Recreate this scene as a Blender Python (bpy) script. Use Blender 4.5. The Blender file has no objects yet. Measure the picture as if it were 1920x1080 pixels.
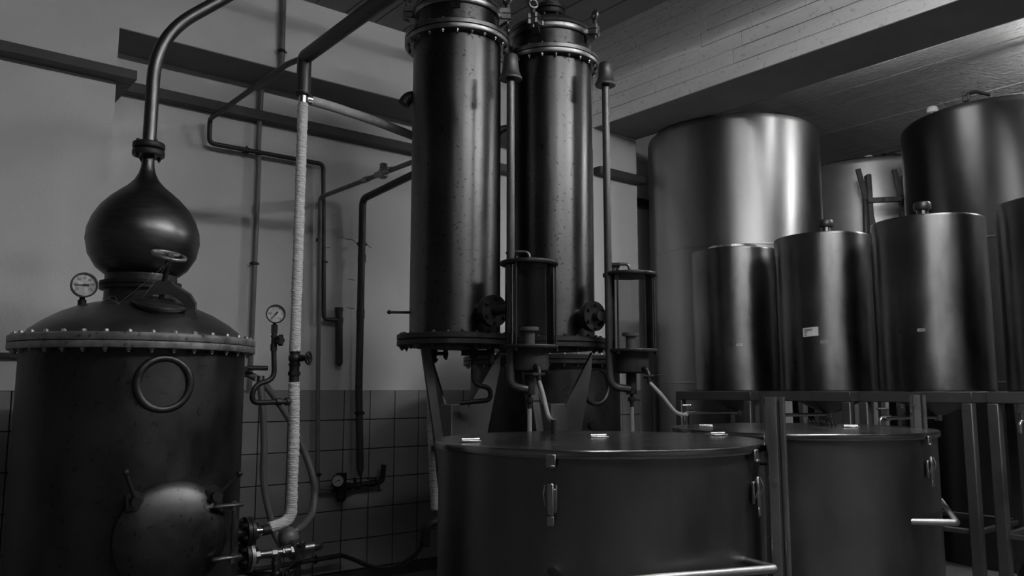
import bpy, math, random
from mathutils import Vector, Matrix
random.seed(7)
PI = math.pi
sc = bpy.context.scene
COL = sc.collection

# ------------------------------------------------------------------ camera
EYE = Vector((0, 0, 1.4)); YAW = math.radians(39.0); TILT = math.radians(7.09)
cam = bpy.data.cameras.new('camera'); cam.sensor_width = 36.0; cam.lens = 28.8
cam.clip_start = 0.05
co = bpy.data.objects.new('camera', cam); COL.objects.link(co)
co.location = EYE; co.rotation_euler = (PI/2 + TILT, 0, -YAW)
sc.camera = co

# ------------------------------------------------------------------ light
sc.view_settings.view_transform = 'Standard'; sc.view_settings.look = 'None'
sc.view_settings.gamma = 1.0; sc.view_settings.use_curve_mapping = False
sc.view_settings.exposure = 0.0
w = bpy.data.worlds.new('world'); sc.world = w; w.use_nodes = True
w.node_tree.nodes['Background'].inputs[0].default_value = (0.6, 0.6, 0.6, 1)
w.node_tree.nodes['Background'].inputs[1].default_value = 0.02
def area(name, loc, rot, sx, sy, watt):
    l = bpy.data.lights.new(name, 'AREA'); l.shape = 'RECTANGLE'; l.size = sx; l.size_y = sy; l.energy = watt
    o = bpy.data.objects.new(name, l); COL.objects.link(o); o.location = loc; o.rotation_euler = rot
    return o
WIN_Y = -3.5
# ceiling strip lamps (bare tubes): position, axis, length, tube strength, where
LAMPS = [((.75, .4, 4.02), 'x', 1.5, 34.0, 'nearest the big pot still'), ((2.4, .4, 4.02), 'x', 1.5, 105.0, 'in the middle of the row'), ((4.0, .4, 4.02), 'x', 1.5, 150.0, 'near the beam behind the camera'),
         ((7.35, 1.45, 4.0), 'y', 1.3, 150.0, 'over the tall tanks'), ((6.02, 2.95, 4.0), 'y', .6, 40.0, 'added behind the concrete beam to brighten the far tank')]  # last lamp is an unseen addition that brightens the farthest tall tank

# ------------------------------------------------------------------ materials
def nd(t, kind, **kw):
    n = t.nodes.new(kind)
    for k, v in kw.items(): setattr(n, k, v)
    return n
def mat(name, col, metal=0.0, rough=0.5, var=0.0, scale=6.0, stretch=(1, 1, 1), rvar=0.0, bump=0.0, bscale=60.0,
        spots=0.0, sscale=45.0, spec=0.5, coat=0.0, bstretch=None, aniso=0.0, arot=0.0):
    m = bpy.data.materials.new(name); m.use_nodes = True
    t = m.node_tree; b = t.nodes['Principled BSDF']
    b.inputs['Base Color'].default_value = (col, col, col, 1); b.inputs['Metallic'].default_value = metal
    b.inputs['Roughness'].default_value = rough; b.inputs['Specular IOR Level'].default_value = spec
    if coat: b.inputs['Coat Weight'].default_value = coat; b.inputs['Coat Roughness'].default_value = 0.15
    L = t.links.new
    if aniso:
        b.inputs['Anisotropic'].default_value = aniso; b.inputs['Anisotropic Rotation'].default_value = arot
        tg = nd(t, 'ShaderNodeTangent', direction_type='RADIAL', axis='Z'); L(tg.outputs[0], b.inputs['Tangent'])
    tc = nd(t, 'ShaderNodeTexCoord')
    if var or rvar:
        mp = nd(t, 'ShaderNodeMapping'); mp.inputs['Scale'].default_value = stretch; L(tc.outputs['Object'], mp.inputs['Vector'])
        n = nd(t, 'ShaderNodeTexNoise'); n.inputs['Scale'].default_value = scale; n.inputs['Detail'].default_value = 6; n.inputs['Roughness'].default_value = 0.6
        L(mp.outputs['Vector'], n.inputs['Vector'])
        if var:
            r = nd(t, 'ShaderNodeMapRange'); r.inputs['From Min'].default_value = 0.3; r.inputs['From Max'].default_value = 0.7
            r.inputs['To Min'].default_value = col*(1-var); r.inputs['To Max'].default_value = min(1, col*(1+var))
            L(n.outputs['Fac'], r.inputs['Value']); src = r.outputs['Result']
            if spots:
                n2 = nd(t, 'ShaderNodeTexNoise'); n2.inputs['Scale'].default_value = sscale; n2.inputs['Detail'].default_value = 2
                L(tc.outputs['Object'], n2.inputs['Vector'])
                r2 = nd(t, 'ShaderNodeMapRange'); r2.inputs['From Min'].default_value = 0.63; r2.inputs['From Max'].default_value = 0.69
                r2.inputs['To Min'].default_value = 1.0; r2.inputs['To Max'].default_value = 1.0-spots
                L(n2.outputs['Fac'], r2.inputs['Value'])
                mu = nd(t, 'ShaderNodeMath', operation='MULTIPLY'); L(src, mu.inputs[0]); L(r2.outputs['Result'], mu.inputs[1]); src = mu.outputs[0]
            cb = nd(t, 'ShaderNodeCombineColor')
            for k in range(3): L(src, cb.inputs[k])
            L(cb.outputs[0], b.inputs['Base Color'])
        if rvar:
            r3 = nd(t, 'ShaderNodeMapRange'); r3.inputs['From Min'].default_value = 0.3; r3.inputs['From Max'].default_value = 0.7
            r3.inputs['To Min'].default_value = max(0.05, rough-rvar); r3.inputs['To Max'].default_value = min(1, rough+rvar)
            L(n.outputs['Fac'], r3.inputs['Value']); L(r3.outputs['Result'], b.inputs['Roughness'])
    if bump:
        mp2 = nd(t, 'ShaderNodeMapping'); mp2.inputs['Scale'].default_value = bstretch or (1, 1, 1); L(tc.outputs['Object'], mp2.inputs['Vector'])
        n3 = nd(t, 'ShaderNodeTexNoise'); n3.inputs['Scale'].default_value = bscale; n3.inputs['Detail'].default_value = 5
        L(mp2.outputs['Vector'], n3.inputs['Vector'])
        bp = nd(t, 'ShaderNodeBump'); bp.inputs['Strength'].default_value = bump; bp.inputs['Distance'].default_value = 0.02
        L(n3.outputs['Fac'], bp.inputs['Height']); L(bp.outputs['Normal'], b.inputs['Normal'])
    return m
MT = {}
MT['paint'] = mat('painted_plaster', .64, rough=.75, var=.06, scale=1.6, bump=.12, bscale=55)
MT['lintel'] = MT['paint']
MT['grout'] = mat('dark_grout', .03, rough=.9)
MT['tile'] = mat('glazed_tile', .3, rough=.32, var=.08, scale=1.2)
MT['ledge'] = mat('dark_ledge_paint', .045, rough=.6, var=.25, scale=8)
MT['concrete'] = mat('board_marked_concrete', .84, rough=.85, var=.1, scale=5, stretch=(1, .25, 1), bump=.45, bscale=38, bstretch=(1, .3, 1), spots=.22, sscale=26)
MT['soffit'] = mat('shaded_concrete', .22, rough=.85, var=.1, scale=4, bump=.2)  # dark concrete of the beam; under the lintel it stands in for shade
MT['ceil_dark'] = mat('grey_ceiling_board', .22, rough=.7, var=.1, scale=5, stretch=(1, .15, 1), bump=.15)
MT['ceil_right'] = mat('rough_plaster_board', .5, rough=.85, var=.12, scale=7, bump=.9, bscale=26)
MT['floor'] = mat('worn_concrete_floor', .12, rough=.55, var=.35, scale=5, bump=.4, bscale=70)
MT['wall_dark'] = mat('grey_plaster', .2, rough=.85, var=.1, scale=2)
MT['kettle'] = mat('aged_dark_copper', .06, metal=.9, rough=.42, var=.3, scale=5, stretch=(1, 1, .6), rvar=.1, spots=.35, sscale=30)
MT['onion'] = mat('brushed_dark_copper', .1, metal=.95, rough=.36, var=.18, scale=30, stretch=(.35, .35, 3), rvar=.06)
MT['dome'] = mat('dome_copper', .16, metal=.9, rough=.38, var=.25, scale=6, rvar=.08)
MT['door'] = mat('domed_door_copper', .08, metal=.95, rough=.4, var=.22, scale=9, rvar=.08, spots=.5, sscale=60)
MT['flange'] = mat('worn_steel_flange', .34, metal=.8, rough=.5, var=.35, scale=18, rvar=.12, spots=.6, sscale=35)
MT['copper'] = mat('condenser_copper', .085, metal=1, rough=.36, aniso=.66, arot=.25, var=.28, scale=4, stretch=(1, 1, .55), rvar=.07, spots=.55, sscale=55)
MT['copperlow'] = mat('condenser_copper_low', .12, metal=1, rough=.33, var=.35, scale=6, stretch=(1, 1, .6), rvar=.1, spots=.6, sscale=50)
MT['cap'] = mat('cast_bronze_cap', .2, metal=.95, rough=.34, var=.25, scale=12, rvar=.1)
MT['bright'] = mat('bright_metal', .6, metal=1, rough=.25)
MT['steel'] = mat('brushed_stainless', .36, metal=1, rough=.42, aniso=.75, arot=.25, var=.16, scale=3.2, stretch=(1, 1, .35), rvar=.08, bump=.05, bscale=5)
MT['steelshade'] = mat('shaded_stainless', .09, metal=1, rough=.42, aniso=.75, arot=.25, var=.16, scale=3.2, stretch=(1, 1, .35), rvar=.08)  # tank steel darkened in colour for the dark surroundings it mirrors
MT['steellit'] = mat('lit_matte_stainless', .75, metal=1, rough=.5, var=.12, scale=3, rvar=.05)  # matte tank steel, its tone raised to stand in for stronger light
MT['steel2'] = mat('scuffed_stainless', .17, metal=1, rough=.36, aniso=.7, arot=.25, var=.42, scale=3.4, stretch=(1, 1, .5), rvar=.1, bump=.07, bscale=6)
MT['vat'] = mat('vat_stainless', .16, metal=1, rough=.36, aniso=.4, arot=.25, var=.25, scale=3, stretch=(1, 1, .4), rvar=.1, bump=.05, bscale=4)
MT['lid'] = mat('lid_stainless', .28, metal=1, rough=.22, var=.12, scale=2.5, rvar=.06)
MT['poststeel'] = mat('polished_channel_steel', .5, metal=1, rough=.28, var=.1, scale=4, rvar=.05)
MT['iron'] = mat('dark_iron', .025, metal=.5, rough=.5, var=.3, scale=14, rvar=.1)
MT['pipe_dark'] = mat('black_painted_pipe', .03, rough=.42, var=.3, scale=12)
MT['pipe_grey'] = mat('grey_painted_pipe', .14, rough=.42, var=.2, scale=8)
MT['pole'] = mat('dark_stand_pipe', .055, metal=.3, rough=.38, var=.2, scale=8)
MT['pipe_mid'] = mat('dull_copper_pipe', .11, metal=.9, rough=.38, var=.2, scale=8)
MT['pipe_light'] = mat('pale_insulated_pipe', .34, rough=.6, var=.12, scale=20, stretch=(1, 1, 1), bump=.2)
MT['wrap'] = mat('white_insulation_wrap', .62, rough=.85, var=.12, scale=25, stretch=(1, 1, 2), bump=.7, bscale=55, bstretch=(.5, .5, 2.4))
MT['wrapjoint'] = mat('dirty_wrap_seam', .2, rough=.9)
MT['frame'] = mat('grey_painted_frame', .045, rough=.5, var=.2, scale=10)
MT['strut'] = mat('grey_painted_strut', .075, rough=.45, var=.15, scale=9, bump=.05)
MT['hose'] = mat('dull_hose_rubber', .1, rough=.5)
MT['cable'] = mat('black_rubber', .02, rough=.5)
MT['dial'] = mat('white_dial', .88, rough=.5)
MT['ink'] = mat('black_ink', .012, rough=.6)
MT['paper'] = mat('paper_label', .6, rough=.7)
MT['paper2'] = mat('faded_label', .3, rough=.7)
MT['plastic'] = mat('white_plastic', .75, rough=.4)
MT['black'] = mat('black_plastic', .015, rough=.4)
MT['wood'] = mat('weathered_wood', .13, rough=.75, var=.4, scale=9, stretch=(4, 4, .5), bump=.3)
MT['bell'] = mat('bell_bronze', .13, metal=.9, rough=.42, var=.2, scale=12)
MT['lampwhite'] = mat('lamp_enamel', .7, rough=.4)
def glass_mat():
    m = bpy.data.materials.new('clear_glass'); m.use_nodes = True; t = m.node_tree
    for n in list(t.nodes): t.nodes.remove(n)
    out = nd(t, 'ShaderNodeOutputMaterial'); mx = nd(t, 'ShaderNodeMixShader'); tr = nd(t, 'ShaderNodeBsdfTransparent'); gl = nd(t, 'ShaderNodeBsdfGlossy')
    fr = nd(t, 'ShaderNodeFresnel'); fr.inputs['IOR'].default_value = 1.4
    tr.inputs['Color'].default_value = (.86, .86, .86, 1); gl.inputs['Roughness'].default_value = .04
    L = t.links.new; L(fr.outputs[0], mx.inputs[0]); L(tr.outputs[0], mx.inputs[1]); L(gl.outputs[0], mx.inputs[2]); L(mx.outputs[0], out.inputs[0])
    return m
MT['glass'] = glass_mat()
def tube_mat():
    m = mat('milky_hose', .55, rough=.25, spec=.6); b = m.node_tree.nodes['Principled BSDF']
    b.inputs['Transmission Weight'].default_value = .55; b.inputs['IOR'].default_value = 1.2
    return m
MT['clearhose'] = tube_mat()
def emit_mat(strength):
    m = bpy.data.materials.new('lamp_tube'); m.use_nodes = True; b = m.node_tree.nodes['Principled BSDF']
    b.inputs['Emission Color'].default_value = (1, 1, 1, 1); b.inputs['Emission Strength'].default_value = strength
    return m

# ------------------------------------------------------------------ mesh helpers
def frame(d):
    d = Vector(d).normalized(); u = Vector((0, 0, 1)) if abs(d.z) < .95 else Vector((1, 0, 0))
    a = u.cross(d).normalized(); return a, d.cross(a).normalized(), d
def orient(loc, zdir, xdir=None):
    z = Vector(zdir).normalized()
    if xdir is None: x, y, z = frame(z)
    else:
        x = Vector(xdir); x = (x - z*x.dot(z)).normalized(); y = z.cross(x)
    return Matrix(((x.x, y.x, z.x, loc[0]), (x.y, y.y, z.y, loc[1]), (x.z, y.z, z.z, loc[2]), (0, 0, 0, 1)))
class MB:
    def __init__(s): s.v = []; s.f = []
    def add(s, vs, fs, M=None):
        o = len(s.v); s.v += [(M @ Vector(v)) if M else Vector(v) for v in vs]; s.f += [tuple(i+o for i in f) for f in fs]; return s
    def box(s, c, size, M=None, rz=0):
        x, y, z = (k/2 for k in size); vs = []
        for dx in (-x, x):
            for dy in (-y, y):
                for dz in (-z, z):
                    a, b = dx*math.cos(rz)-dy*math.sin(rz), dx*math.sin(rz)+dy*math.cos(rz)
                    vs.append((c[0]+a, c[1]+b, c[2]+dz))
        return s.add(vs, [(0, 1, 3, 2), (4, 6, 7, 5), (0, 4, 5, 1), (2, 3, 7, 6), (0, 2, 6, 4), (1, 5, 7, 3)], M)
    def bbox(s, c, size, bev, M=None):            # box with chamfered edges
        x, y, z = (k/2 for k in size); b = bev; vs = []; fs = []
        for sx in (-1, 1):
            for sy in (-1, 1):
                for sz in (-1, 1):
                    vs += [(c[0]+sx*(x-b), c[1]+sy*(y-b), c[2]+sz*z), (c[0]+sx*(x-b), c[1]+sy*y, c[2]+sz*(z-b)), (c[0]+sx*x, c[1]+sy*(y-b), c[2]+sz*(z-b))]
        def I(sx, sy, sz, k): return ((sx > 0)*4+(sy > 0)*2+(sz > 0))*3+k
        for q in (-1, 1):
            fs.append([I(-1, -1, q, 0), I(1, -1, q, 0), I(1, 1, q, 0), I(-1, 1, q, 0)][::q])
            fs.append([I(-1, q, -1, 1), I(1, q, -1, 1), I(1, q, 1, 1), I(-1, q, 1, 1)][::-q])
            fs.append([I(q, -1, -1, 2), I(q, 1, -1, 2), I(q, 1, 1, 2), I(q, -1, 1, 2)][::q])
        for a in (-1, 1):
            for d in (-1, 1):
                fs.append((I(-1, a, d, 0), I(1, a, d, 0), I(1, a, d, 1), I(-1, a, d, 1)))
                fs.append((I(a, -1, d, 0), I(a, 1, d, 0), I(a, 1, d, 2), I(a, -1, d, 2)))
                fs.append((I(a, d, -1, 1), I(a, d, 1, 1), I(a, d, 1, 2), I(a, d, -1, 2)))
                for e in (-1, 1): fs.append((I(a, d, e, 0), I(a, d, e, 1), I(a, d, e, 2)))
        return s.add(vs, [tuple(f) for f in fs], M)
    def lathe(s, prof, c=(0, 0, 0), seg=48, M=None, closed=False):
        if not closed:
            q = [prof[0]]
            for (r0, z0), (r1, z1) in zip(prof, prof[1:]):
                L = math.hypot(r1-r0, z1-z0)
                if L > .09 and abs(z1-z0) > .09:
                    e = .008/L; q += [(r0+(r1-r0)*e, z0+(z1-z0)*e), (r1+(r0-r1)*e, z1+(z0-z1)*e)]
                q.append((r1, z1))
            prof = q
        vs = []; fs = []; n = len(prof)
        for r, z in prof:
            for k in range(seg):
                a = 2*PI*k/seg; vs.append((c[0]+r*math.cos(a), c[1]+r*math.sin(a), c[2]+z))
        m = n if closed else n-1
        for i in range(m):
            j = (i+1) % n
            for k in range(seg):
                l = (k+1) % seg; fs.append((i*seg+k, i*seg+l, j*seg+l, j*seg+k))
        if not closed:
            if prof[0][0] > 1e-6: fs.append(tuple(range(seg-1, -1, -1)))
            if prof[-1][0] > 1e-6: fs.append(tuple((n-1)*seg+k for k in range(seg)))
        return s.add(vs, fs, M)
    def cyl(s, p0, p1, r, seg=20, r1=None):
        p0 = Vector(p0); d = Vector(p1)-p0; return s.lathe([(r, 0), (r if r1 is None else r1, d.length)], seg=seg, M=orient(p0, d))
    def sweep(s, pts, r, seg=14, caps=True):
        pts = [Vector(p) for p in pts]; n = len(pts); rr = r if isinstance(r, (list, tuple)) else [r]*n
        tg = [(pts[min(i+1, n-1)]-pts[max(i-1, 0)]).normalized() for i in range(n)]
        x, y, _ = frame(tg[0]); vs = []; fs = []
        for i in range(n):
            x = (x-tg[i]*x.dot(tg[i])).normalized(); y = tg[i].cross(x)
            for k in range(seg):
                a = 2*PI*k/seg; vs.append(pts[i]+(x*math.cos(a)+y*math.sin(a))*rr[i])
        for i in range(n-1):
            for k in range(seg):
                l = (k+1) % seg; fs.append((i*seg+k, i*seg+l, (i+1)*seg+l, (i+1)*seg+k))
        if caps: fs += [tuple(range(seg-1, -1, -1)), tuple((n-1)*seg+k for k in range(seg))]
        return s.add(vs, fs)
    def sphere(s, c, r, seg=14, rings=8, M=None, sq=1.0):
        return s.lathe([(max(1e-7, r*math.sin(PI*i/rings)), -r*sq*math.cos(PI*i/rings)) for i in range(rings+1)], c, seg, M)
    def torus(s, R, r, M=None, seg=40, rs=12):
        return s.lathe([(R+r*math.cos(2*PI*i/rs), r*math.sin(2*PI*i/rs)) for i in range(rs)], seg=seg, M=M, closed=True)
    def prism(s, poly, h, M=None):                # polygon in xy, thick h along z (centred)
        n = len(poly); vs = [(x, y, -h/2) for x, y in poly]+[(x, y, h/2) for x, y in poly]
        return s.add(vs, [tuple(range(n-1, -1, -1)), tuple(range(n, 2*n))]+[(i, (i+1) % n, n+(i+1) % n, n+i) for i in range(n)], M)
    def plate(s, pts, th, nrm):                   # polygon of 3d points thickened along nrm
        n = len(pts); d = Vector(nrm).normalized()*th/2
        return s.add([Vector(p)-d for p in pts]+[Vector(p)+d for p in pts], [tuple(range(n-1, -1, -1)), tuple(range(n, 2*n))]+[(i, (i+1) % n, n+(i+1) % n, n+i) for i in range(n)])
def fillet(pts, rad, n=7):
    pts = [Vector(p) for p in pts]; out = [pts[0]]
    for i in range(1, len(pts)-1):
        a, b, c = pts[i-1], pts[i], pts[i+1]; u = (a-b); v = (c-b); r = min(rad, u.length*.49, v.length*.49)
        p, q = b+u.normalized()*r, b+v.normalized()*r
        for k in range(n+1):
            t = k/n; out.append(p*(1-t)**2+b*2*t*(1-t)+q*t*t)
    out.append(pts[-1]); return out
def smooth_path(pts, n=10):                        # Catmull-Rom
    P = [Vector(p) for p in pts]; P = [P[0]*2-P[1]]+P+[P[-1]*2-P[-2]]; out = []
    for i in range(1, len(P)-2):
        a, b, c, d = P[i-1:i+3]
        for k in range(n):
            t = k/n; out.append(.5*((2*b)+(c-a)*t+(2*a-5*b+4*c-d)*t*t+(3*b-3*c+d-a)*t**3))
    out.append(P[-2]); return out
def resample(pts, step):
    out = [pts[0]]; acc = 0
    for a, b in zip(pts, pts[1:]):
        L = (b-a).length; t = step-acc
        while t < L: out.append(a+(b-a)*(t/L)); t += step
        acc = (acc+L) % step
    out.append(pts[-1]); return out

def origin(o):
    p = Vector((0, 0, 0))
    while o: p = p+o.location; o = o.parent
    return p
def mesh_from(name, mb, m, off=Vector((0, 0, 0)), sharp=38):
    me = bpy.data.meshes.new(name); me.from_pydata([tuple(v-off) for v in mb.v], [], mb.f); me.update()
    import bmesh
    b = bmesh.new(); b.from_mesh(me); bmesh.ops.remove_doubles(b, verts=b.verts, dist=1e-6); bmesh.ops.recalc_face_normals(b, faces=b.faces); b.to_mesh(me); b.free()
    me.shade_smooth(); me.set_sharp_from_angle(angle=math.radians(sharp))
    me.materials.append(MT[m] if isinstance(m, str) else m); return me
def obj(name, mb, m, parent=None, at=None, sharp=38):
    off = origin(parent) if parent else Vector(at or (0, 0, 0))
    o = bpy.data.objects.new(name, mesh_from(name, mb, m, off, sharp)); COL.objects.link(o)
    if parent: o.parent = parent
    elif at: o.location = at
    return o
def inst(name, me, loc, parent, rot=(0, 0, 0)):
    o = bpy.data.objects.new(name, me); COL.objects.link(o); o.parent = parent
    o.location = Vector(loc)-(origin(parent) if parent else Vector((0, 0, 0))); o.rotation_euler = rot; return o
def tag(o, label, cat, group=None):
    o['label'] = label; o['category'] = cat
    if group: o['group'] = group
    return o
def thing(name, label, cat, loc, group=None):
    o = bpy.data.objects.new(name, None); COL.objects.link(o); o.location = loc; o.empty_display_size = .1
    return tag(o, label, cat, group)
def struct(o, label=None):
    o['kind'] = 'structure'
    if label: o['label'] = label
    return o
def camang(c): return math.atan2(-c[1], -c[0])
def ring_inst(name, me, c, r, z, n, parent, a0=0.0, arc=PI, face=None):
    f = camang(c) if face is None else face
    for k in range(n):
        a = a0+2*PI*k/n; d = (a-f+PI) % (2*PI)-PI
        if abs(d) <= arc: inst(name, me, (c[0]+r*math.cos(a), c[1]+r*math.sin(a), z), parent, (0, 0, a))
def bolt_mesh(name, h_up, h_dn, r, m, head=None):
    b = MB(); hd = head or r*1.2
    b.lathe([(r, h_up), (r, h_up+hd*.8), (r*.85, h_up+hd)], seg=6); b.lathe([(r*.5, h_up+hd*.9), (r*.5, h_up+hd*1.2)], seg=6)
    b.lathe([(r*.85, h_dn-hd), (r, h_dn-hd*.8), (r, h_dn)], seg=6); b.lathe([(r*.5, h_dn-hd*1.6), (r*.5, h_dn-hd)], seg=6)
    b.lathe([(r*.45, h_dn), (r*.45, h_up)], seg=6)
    return mesh_from(name, b, m)
def text_geo(txt, size):
    cu = bpy.data.curves.new('t', 'FONT'); cu.body = txt; cu.size = size; cu.align_x = 'CENTER'; cu.align_y = 'CENTER'; cu.resolution_u = 3
    o = bpy.data.objects.new('t', cu); me = bpy.data.meshes.new_from_object(o)
    vs = [tuple(v.co) for v in me.vertices]; fs = [tuple(p.vertices) for p in me.polygons]
    bpy.data.objects.remove(o); bpy.data.curves.remove(cu); bpy.data.meshes.remove(me); return vs, fs
def wrap_geo(mb, vs, fs, c, r, phi, z):
    return mb.add([(c[0]+r*math.cos(phi+x/r), c[1]+r*math.sin(phi+x/r), z+y) for x, y, _ in vs], fs)
def wrap_patch(mb, c, r, phi, z, wd, ht, th=.0015, tilt=0.0, n=6):
    vs = []; fs = []
    for rr in (r, r+th):
        for i in range(n+1):
            x = -wd/2+wd*i/n
            for y in (-ht/2, ht/2):
                p = phi+x/r; vs.append((c[0]+rr*math.cos(p), c[1]+rr*math.sin(p), z+y+x*tilt))
    N = 2*(n+1)
    for i in range(n):
        a = 2*i; fs += [(N+a, N+a+2, N+a+3, N+a+1), (a, a+1, a+3, a+2), (a, a+2, N+a+2, N+a), (a+1, N+a+1, N+a+3, a+3)]
    fs += [(0, N, N+1, 1), (N-2, N-1, 2*N-1, 2*N-2)]
    return mb.add(vs, fs)

# ------------------------------------------------------------------ the room
D, PW = 5.6, 5.2                     # main wall plane and the plane of the piers and the lintel
PX, BX0, BX1 = 1.135, 5.165, 5.745   # edge of the left pier, the two faces of the beam
RX, LX = 9.7, -2.6
CZ, CRZ = 4.13, 4.25
struct(obj('floor', MB().box(((RX+LX)/2, 1.0, -.05), (RX-LX+.4, 9.4, .1)), 'floor'))
wb = obj('wall_back', MB().box(((RX+LX)/2, D+.1, 2.5), (RX-LX, .2, 5.0)), 'paint'); struct(wb)
wp = obj('wall_pier', MB().box(((LX+PX)/2, (PW+D)/2, 2.5), (PX-LX, D-PW, 5.0)), 'paint'); struct(wp)
wl = obj('wall_lintel', MB().box(((PX+BX0)/2, (PW+D)/2, (3.592+5)/2), (BX0-PX, D-PW, 5-3.592)), 'paint'); struct(wl)
obj('underside_shade', MB().box(((PX+BX0)/2, (PW+D)/2-.001, 3.589), (BX0-PX, D-PW-.004, .006)), 'soffit', wl)  # thin darker plate that paints the shade under the lintel
wq = obj('wall_pillar', MB().box(((BX0+BX1)/2, (PW+D)/2, 1.893), (BX1-BX0, D-PW, 3.786)), 'paint'); struct(wq)
struct(obj('wall_left', MB().box((LX-.1, 1.05, 2.5), (.2, 9.5, 5)), 'wall_dark'))
struct(obj('wall_right', MB().box((RX+.1, 1.05, 2.5), (.2, 9.5, 5)), 'wall_dark'))
struct(obj('wall_front', MB().box(((RX+LX)/2, WIN_Y-.1, 2.5), (RX-LX, .2, 5.0)), 'wall_dark'))
# ceilings: dark boards left of the beam, rough boards to its right
cl = struct(obj('ceiling', MB().box(((LX+4.32)/2, .85, CZ+.06), (4.32-LX, 8.7, .08)), 'ceil_dark'))
bw = .24; me = mesh_from('ceiling_board', MB().bbox((0, 0, 0), (bw-.008, 8.7, .02), .003), 'ceil_dark')
k = 0; x = 4.32-bw/2
while x > LX+.1:
    inst('ceiling_board', me, (x, .85, CZ+.012), cl); x -= bw
cr = struct(obj('ceiling_right', MB().box(((BX1+RX)/2, 1.05, CRZ+.06), (RX-BX1, 9.1, .08)), 'ceil_right'))
bw2 = .185; x = BX1+bw2/2; i = 0
mes = [mesh_from('ceiling_board', MB().bbox((0, 0, 0), (bw2-.006, 9.1, .02), .004), 'ceil_right') for q in range(3)]
while x < RX:
    inst('ceiling_board', mes[i % 3], (x, 1.05, CRZ+.012+random.uniform(-.004, .004)), cr); x += bw2; i += 1
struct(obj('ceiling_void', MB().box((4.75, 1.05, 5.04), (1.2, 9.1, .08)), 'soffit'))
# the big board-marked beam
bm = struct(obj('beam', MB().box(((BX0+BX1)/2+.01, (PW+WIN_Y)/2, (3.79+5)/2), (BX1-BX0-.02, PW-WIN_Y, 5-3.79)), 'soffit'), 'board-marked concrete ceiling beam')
bh = .118; z = 3.79+bh/2; row = 0
segm = {}
while z < 4.95:
    y = WIN_Y+random.uniform(0, .8)-.8
    while y < PW:
        L = random.choice((2.9, 3.6, 4.4)); y0, y1 = max(y, WIN_Y+.001), min(y+L, PW)
        if y1-y0 > .05:
            o = obj('formwork_band', MB().bbox((0, 0, 0), (.02, y1-y0-.004, bh-.003), .002), 'concrete', bm)
            o.location = (BX0+.008+random.uniform(-.002, .002), (y0+y1)/2, z)
        y += L
    z += bh; row += 1
# tiles
P_ = .2185; TZ = 1.396
tme = mesh_from('wall_tile', MB().bbox((0, 0, 0), (P_-.007, .01, P_-.007), .0018), 'tile')
def tiling(wall, x0, x1, Y, xj):
    obj('grout_bed', MB().box(((x0+x1)/2, Y-.002, TZ/2), (x1-x0, .004, TZ)), 'grout', wall)
    n0 = math.floor((x0-xj)/P_); x = xj+n0*P_
    while x < x1-.01:
        a, c = max(x, x0), min(x+P_, x1)
        for r in range(6):
            z = TZ-P_*(r+.5)
            if c-a > P_-.004: inst('wall_tile', tme, ((a+c)/2, Y-.008+random.uniform(-.0008, .0008), z), wall, (random.uniform(-.003, .003), 0, random.uniform(-.003, .003)))
            elif c-a > .02: obj('wall_tile', MB().bbox(((a+c)/2, Y-.008, z), (c-a-.005, .01, P_-.005), .0018), 'tile', wall)
        x += P_
tiling(wb, PX, BX0, D, 2.258)
tiling(wp, -.6, PX, PW, .71)
tiling(wq, BX0, BX1, PW, 5.27)
struct(obj('baseboard_back', MB().box(((PX+BX0)/2, D-.012, .04), (BX0-PX, .02, .08)), 'ledge'))
struct(obj('baseboard_left', MB().box(((-.6+PX)/2, PW-.012, .04), (PX+.6, .02, .08)), 'ledge'))
# dark ledge running round the walls
struct(obj('trim_1', MB().bbox(((LX+PX)/2+.045, PW-.055, 3.275), (PX-LX+.09, .11, .06), .004), 'ledge'), 'dark ledge on the left pier')
obj('ledge_return', MB().bbox((PX+.045, PW+.2, 3.275), (.09, .4, .06), .004), 'ledge', bpy.data.objects['trim_1'])
struct(obj('trim_2', MB().bbox(((PX+BX0)/2, D-.045, 3.345), (BX0-PX, .09, .07), .004), 'ledge'), 'dark ledge along the back wall')
struct(obj('trim_3', MB().bbox(((BX0+BX1)/2+.03, PW-.045, 3.38), (BX1-BX0+.06, .09, .07), .004), 'ledge'), 'dark ledge around the pillar')
struct(obj('trim_4', MB().bbox(((LX+PX)/2, PW-.02, 1.585), (PX-LX, .03, .03), .004), 'ledge'), 'thin dark rail above the tiles')
struct(obj('trim_5', MB().bbox((7.7, D-.045, 3.3), (3.9, .09, .07), .004), 'ledge'), 'dark ledge behind the big tanks')

def crack(pts):
    obj('crack', MB().sweep([(x, D-.0005, z) for x, z in pts], .0025, 5), 'ink', wb)
crack([(2.86, 2.56), (2.90, 2.545), (2.95, 2.55), (3.0, 2.52), (3.06, 2.53), (3.12, 2.50)]); crack([(2.92, 2.02), (2.96, 2.015), (2.99, 2.02)])
crack([(2.70, 2.47), (2.74, 2.46), (2.77, 2.465)]); crack([(2.93, 2.24), (2.98, 2.235)])

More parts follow.
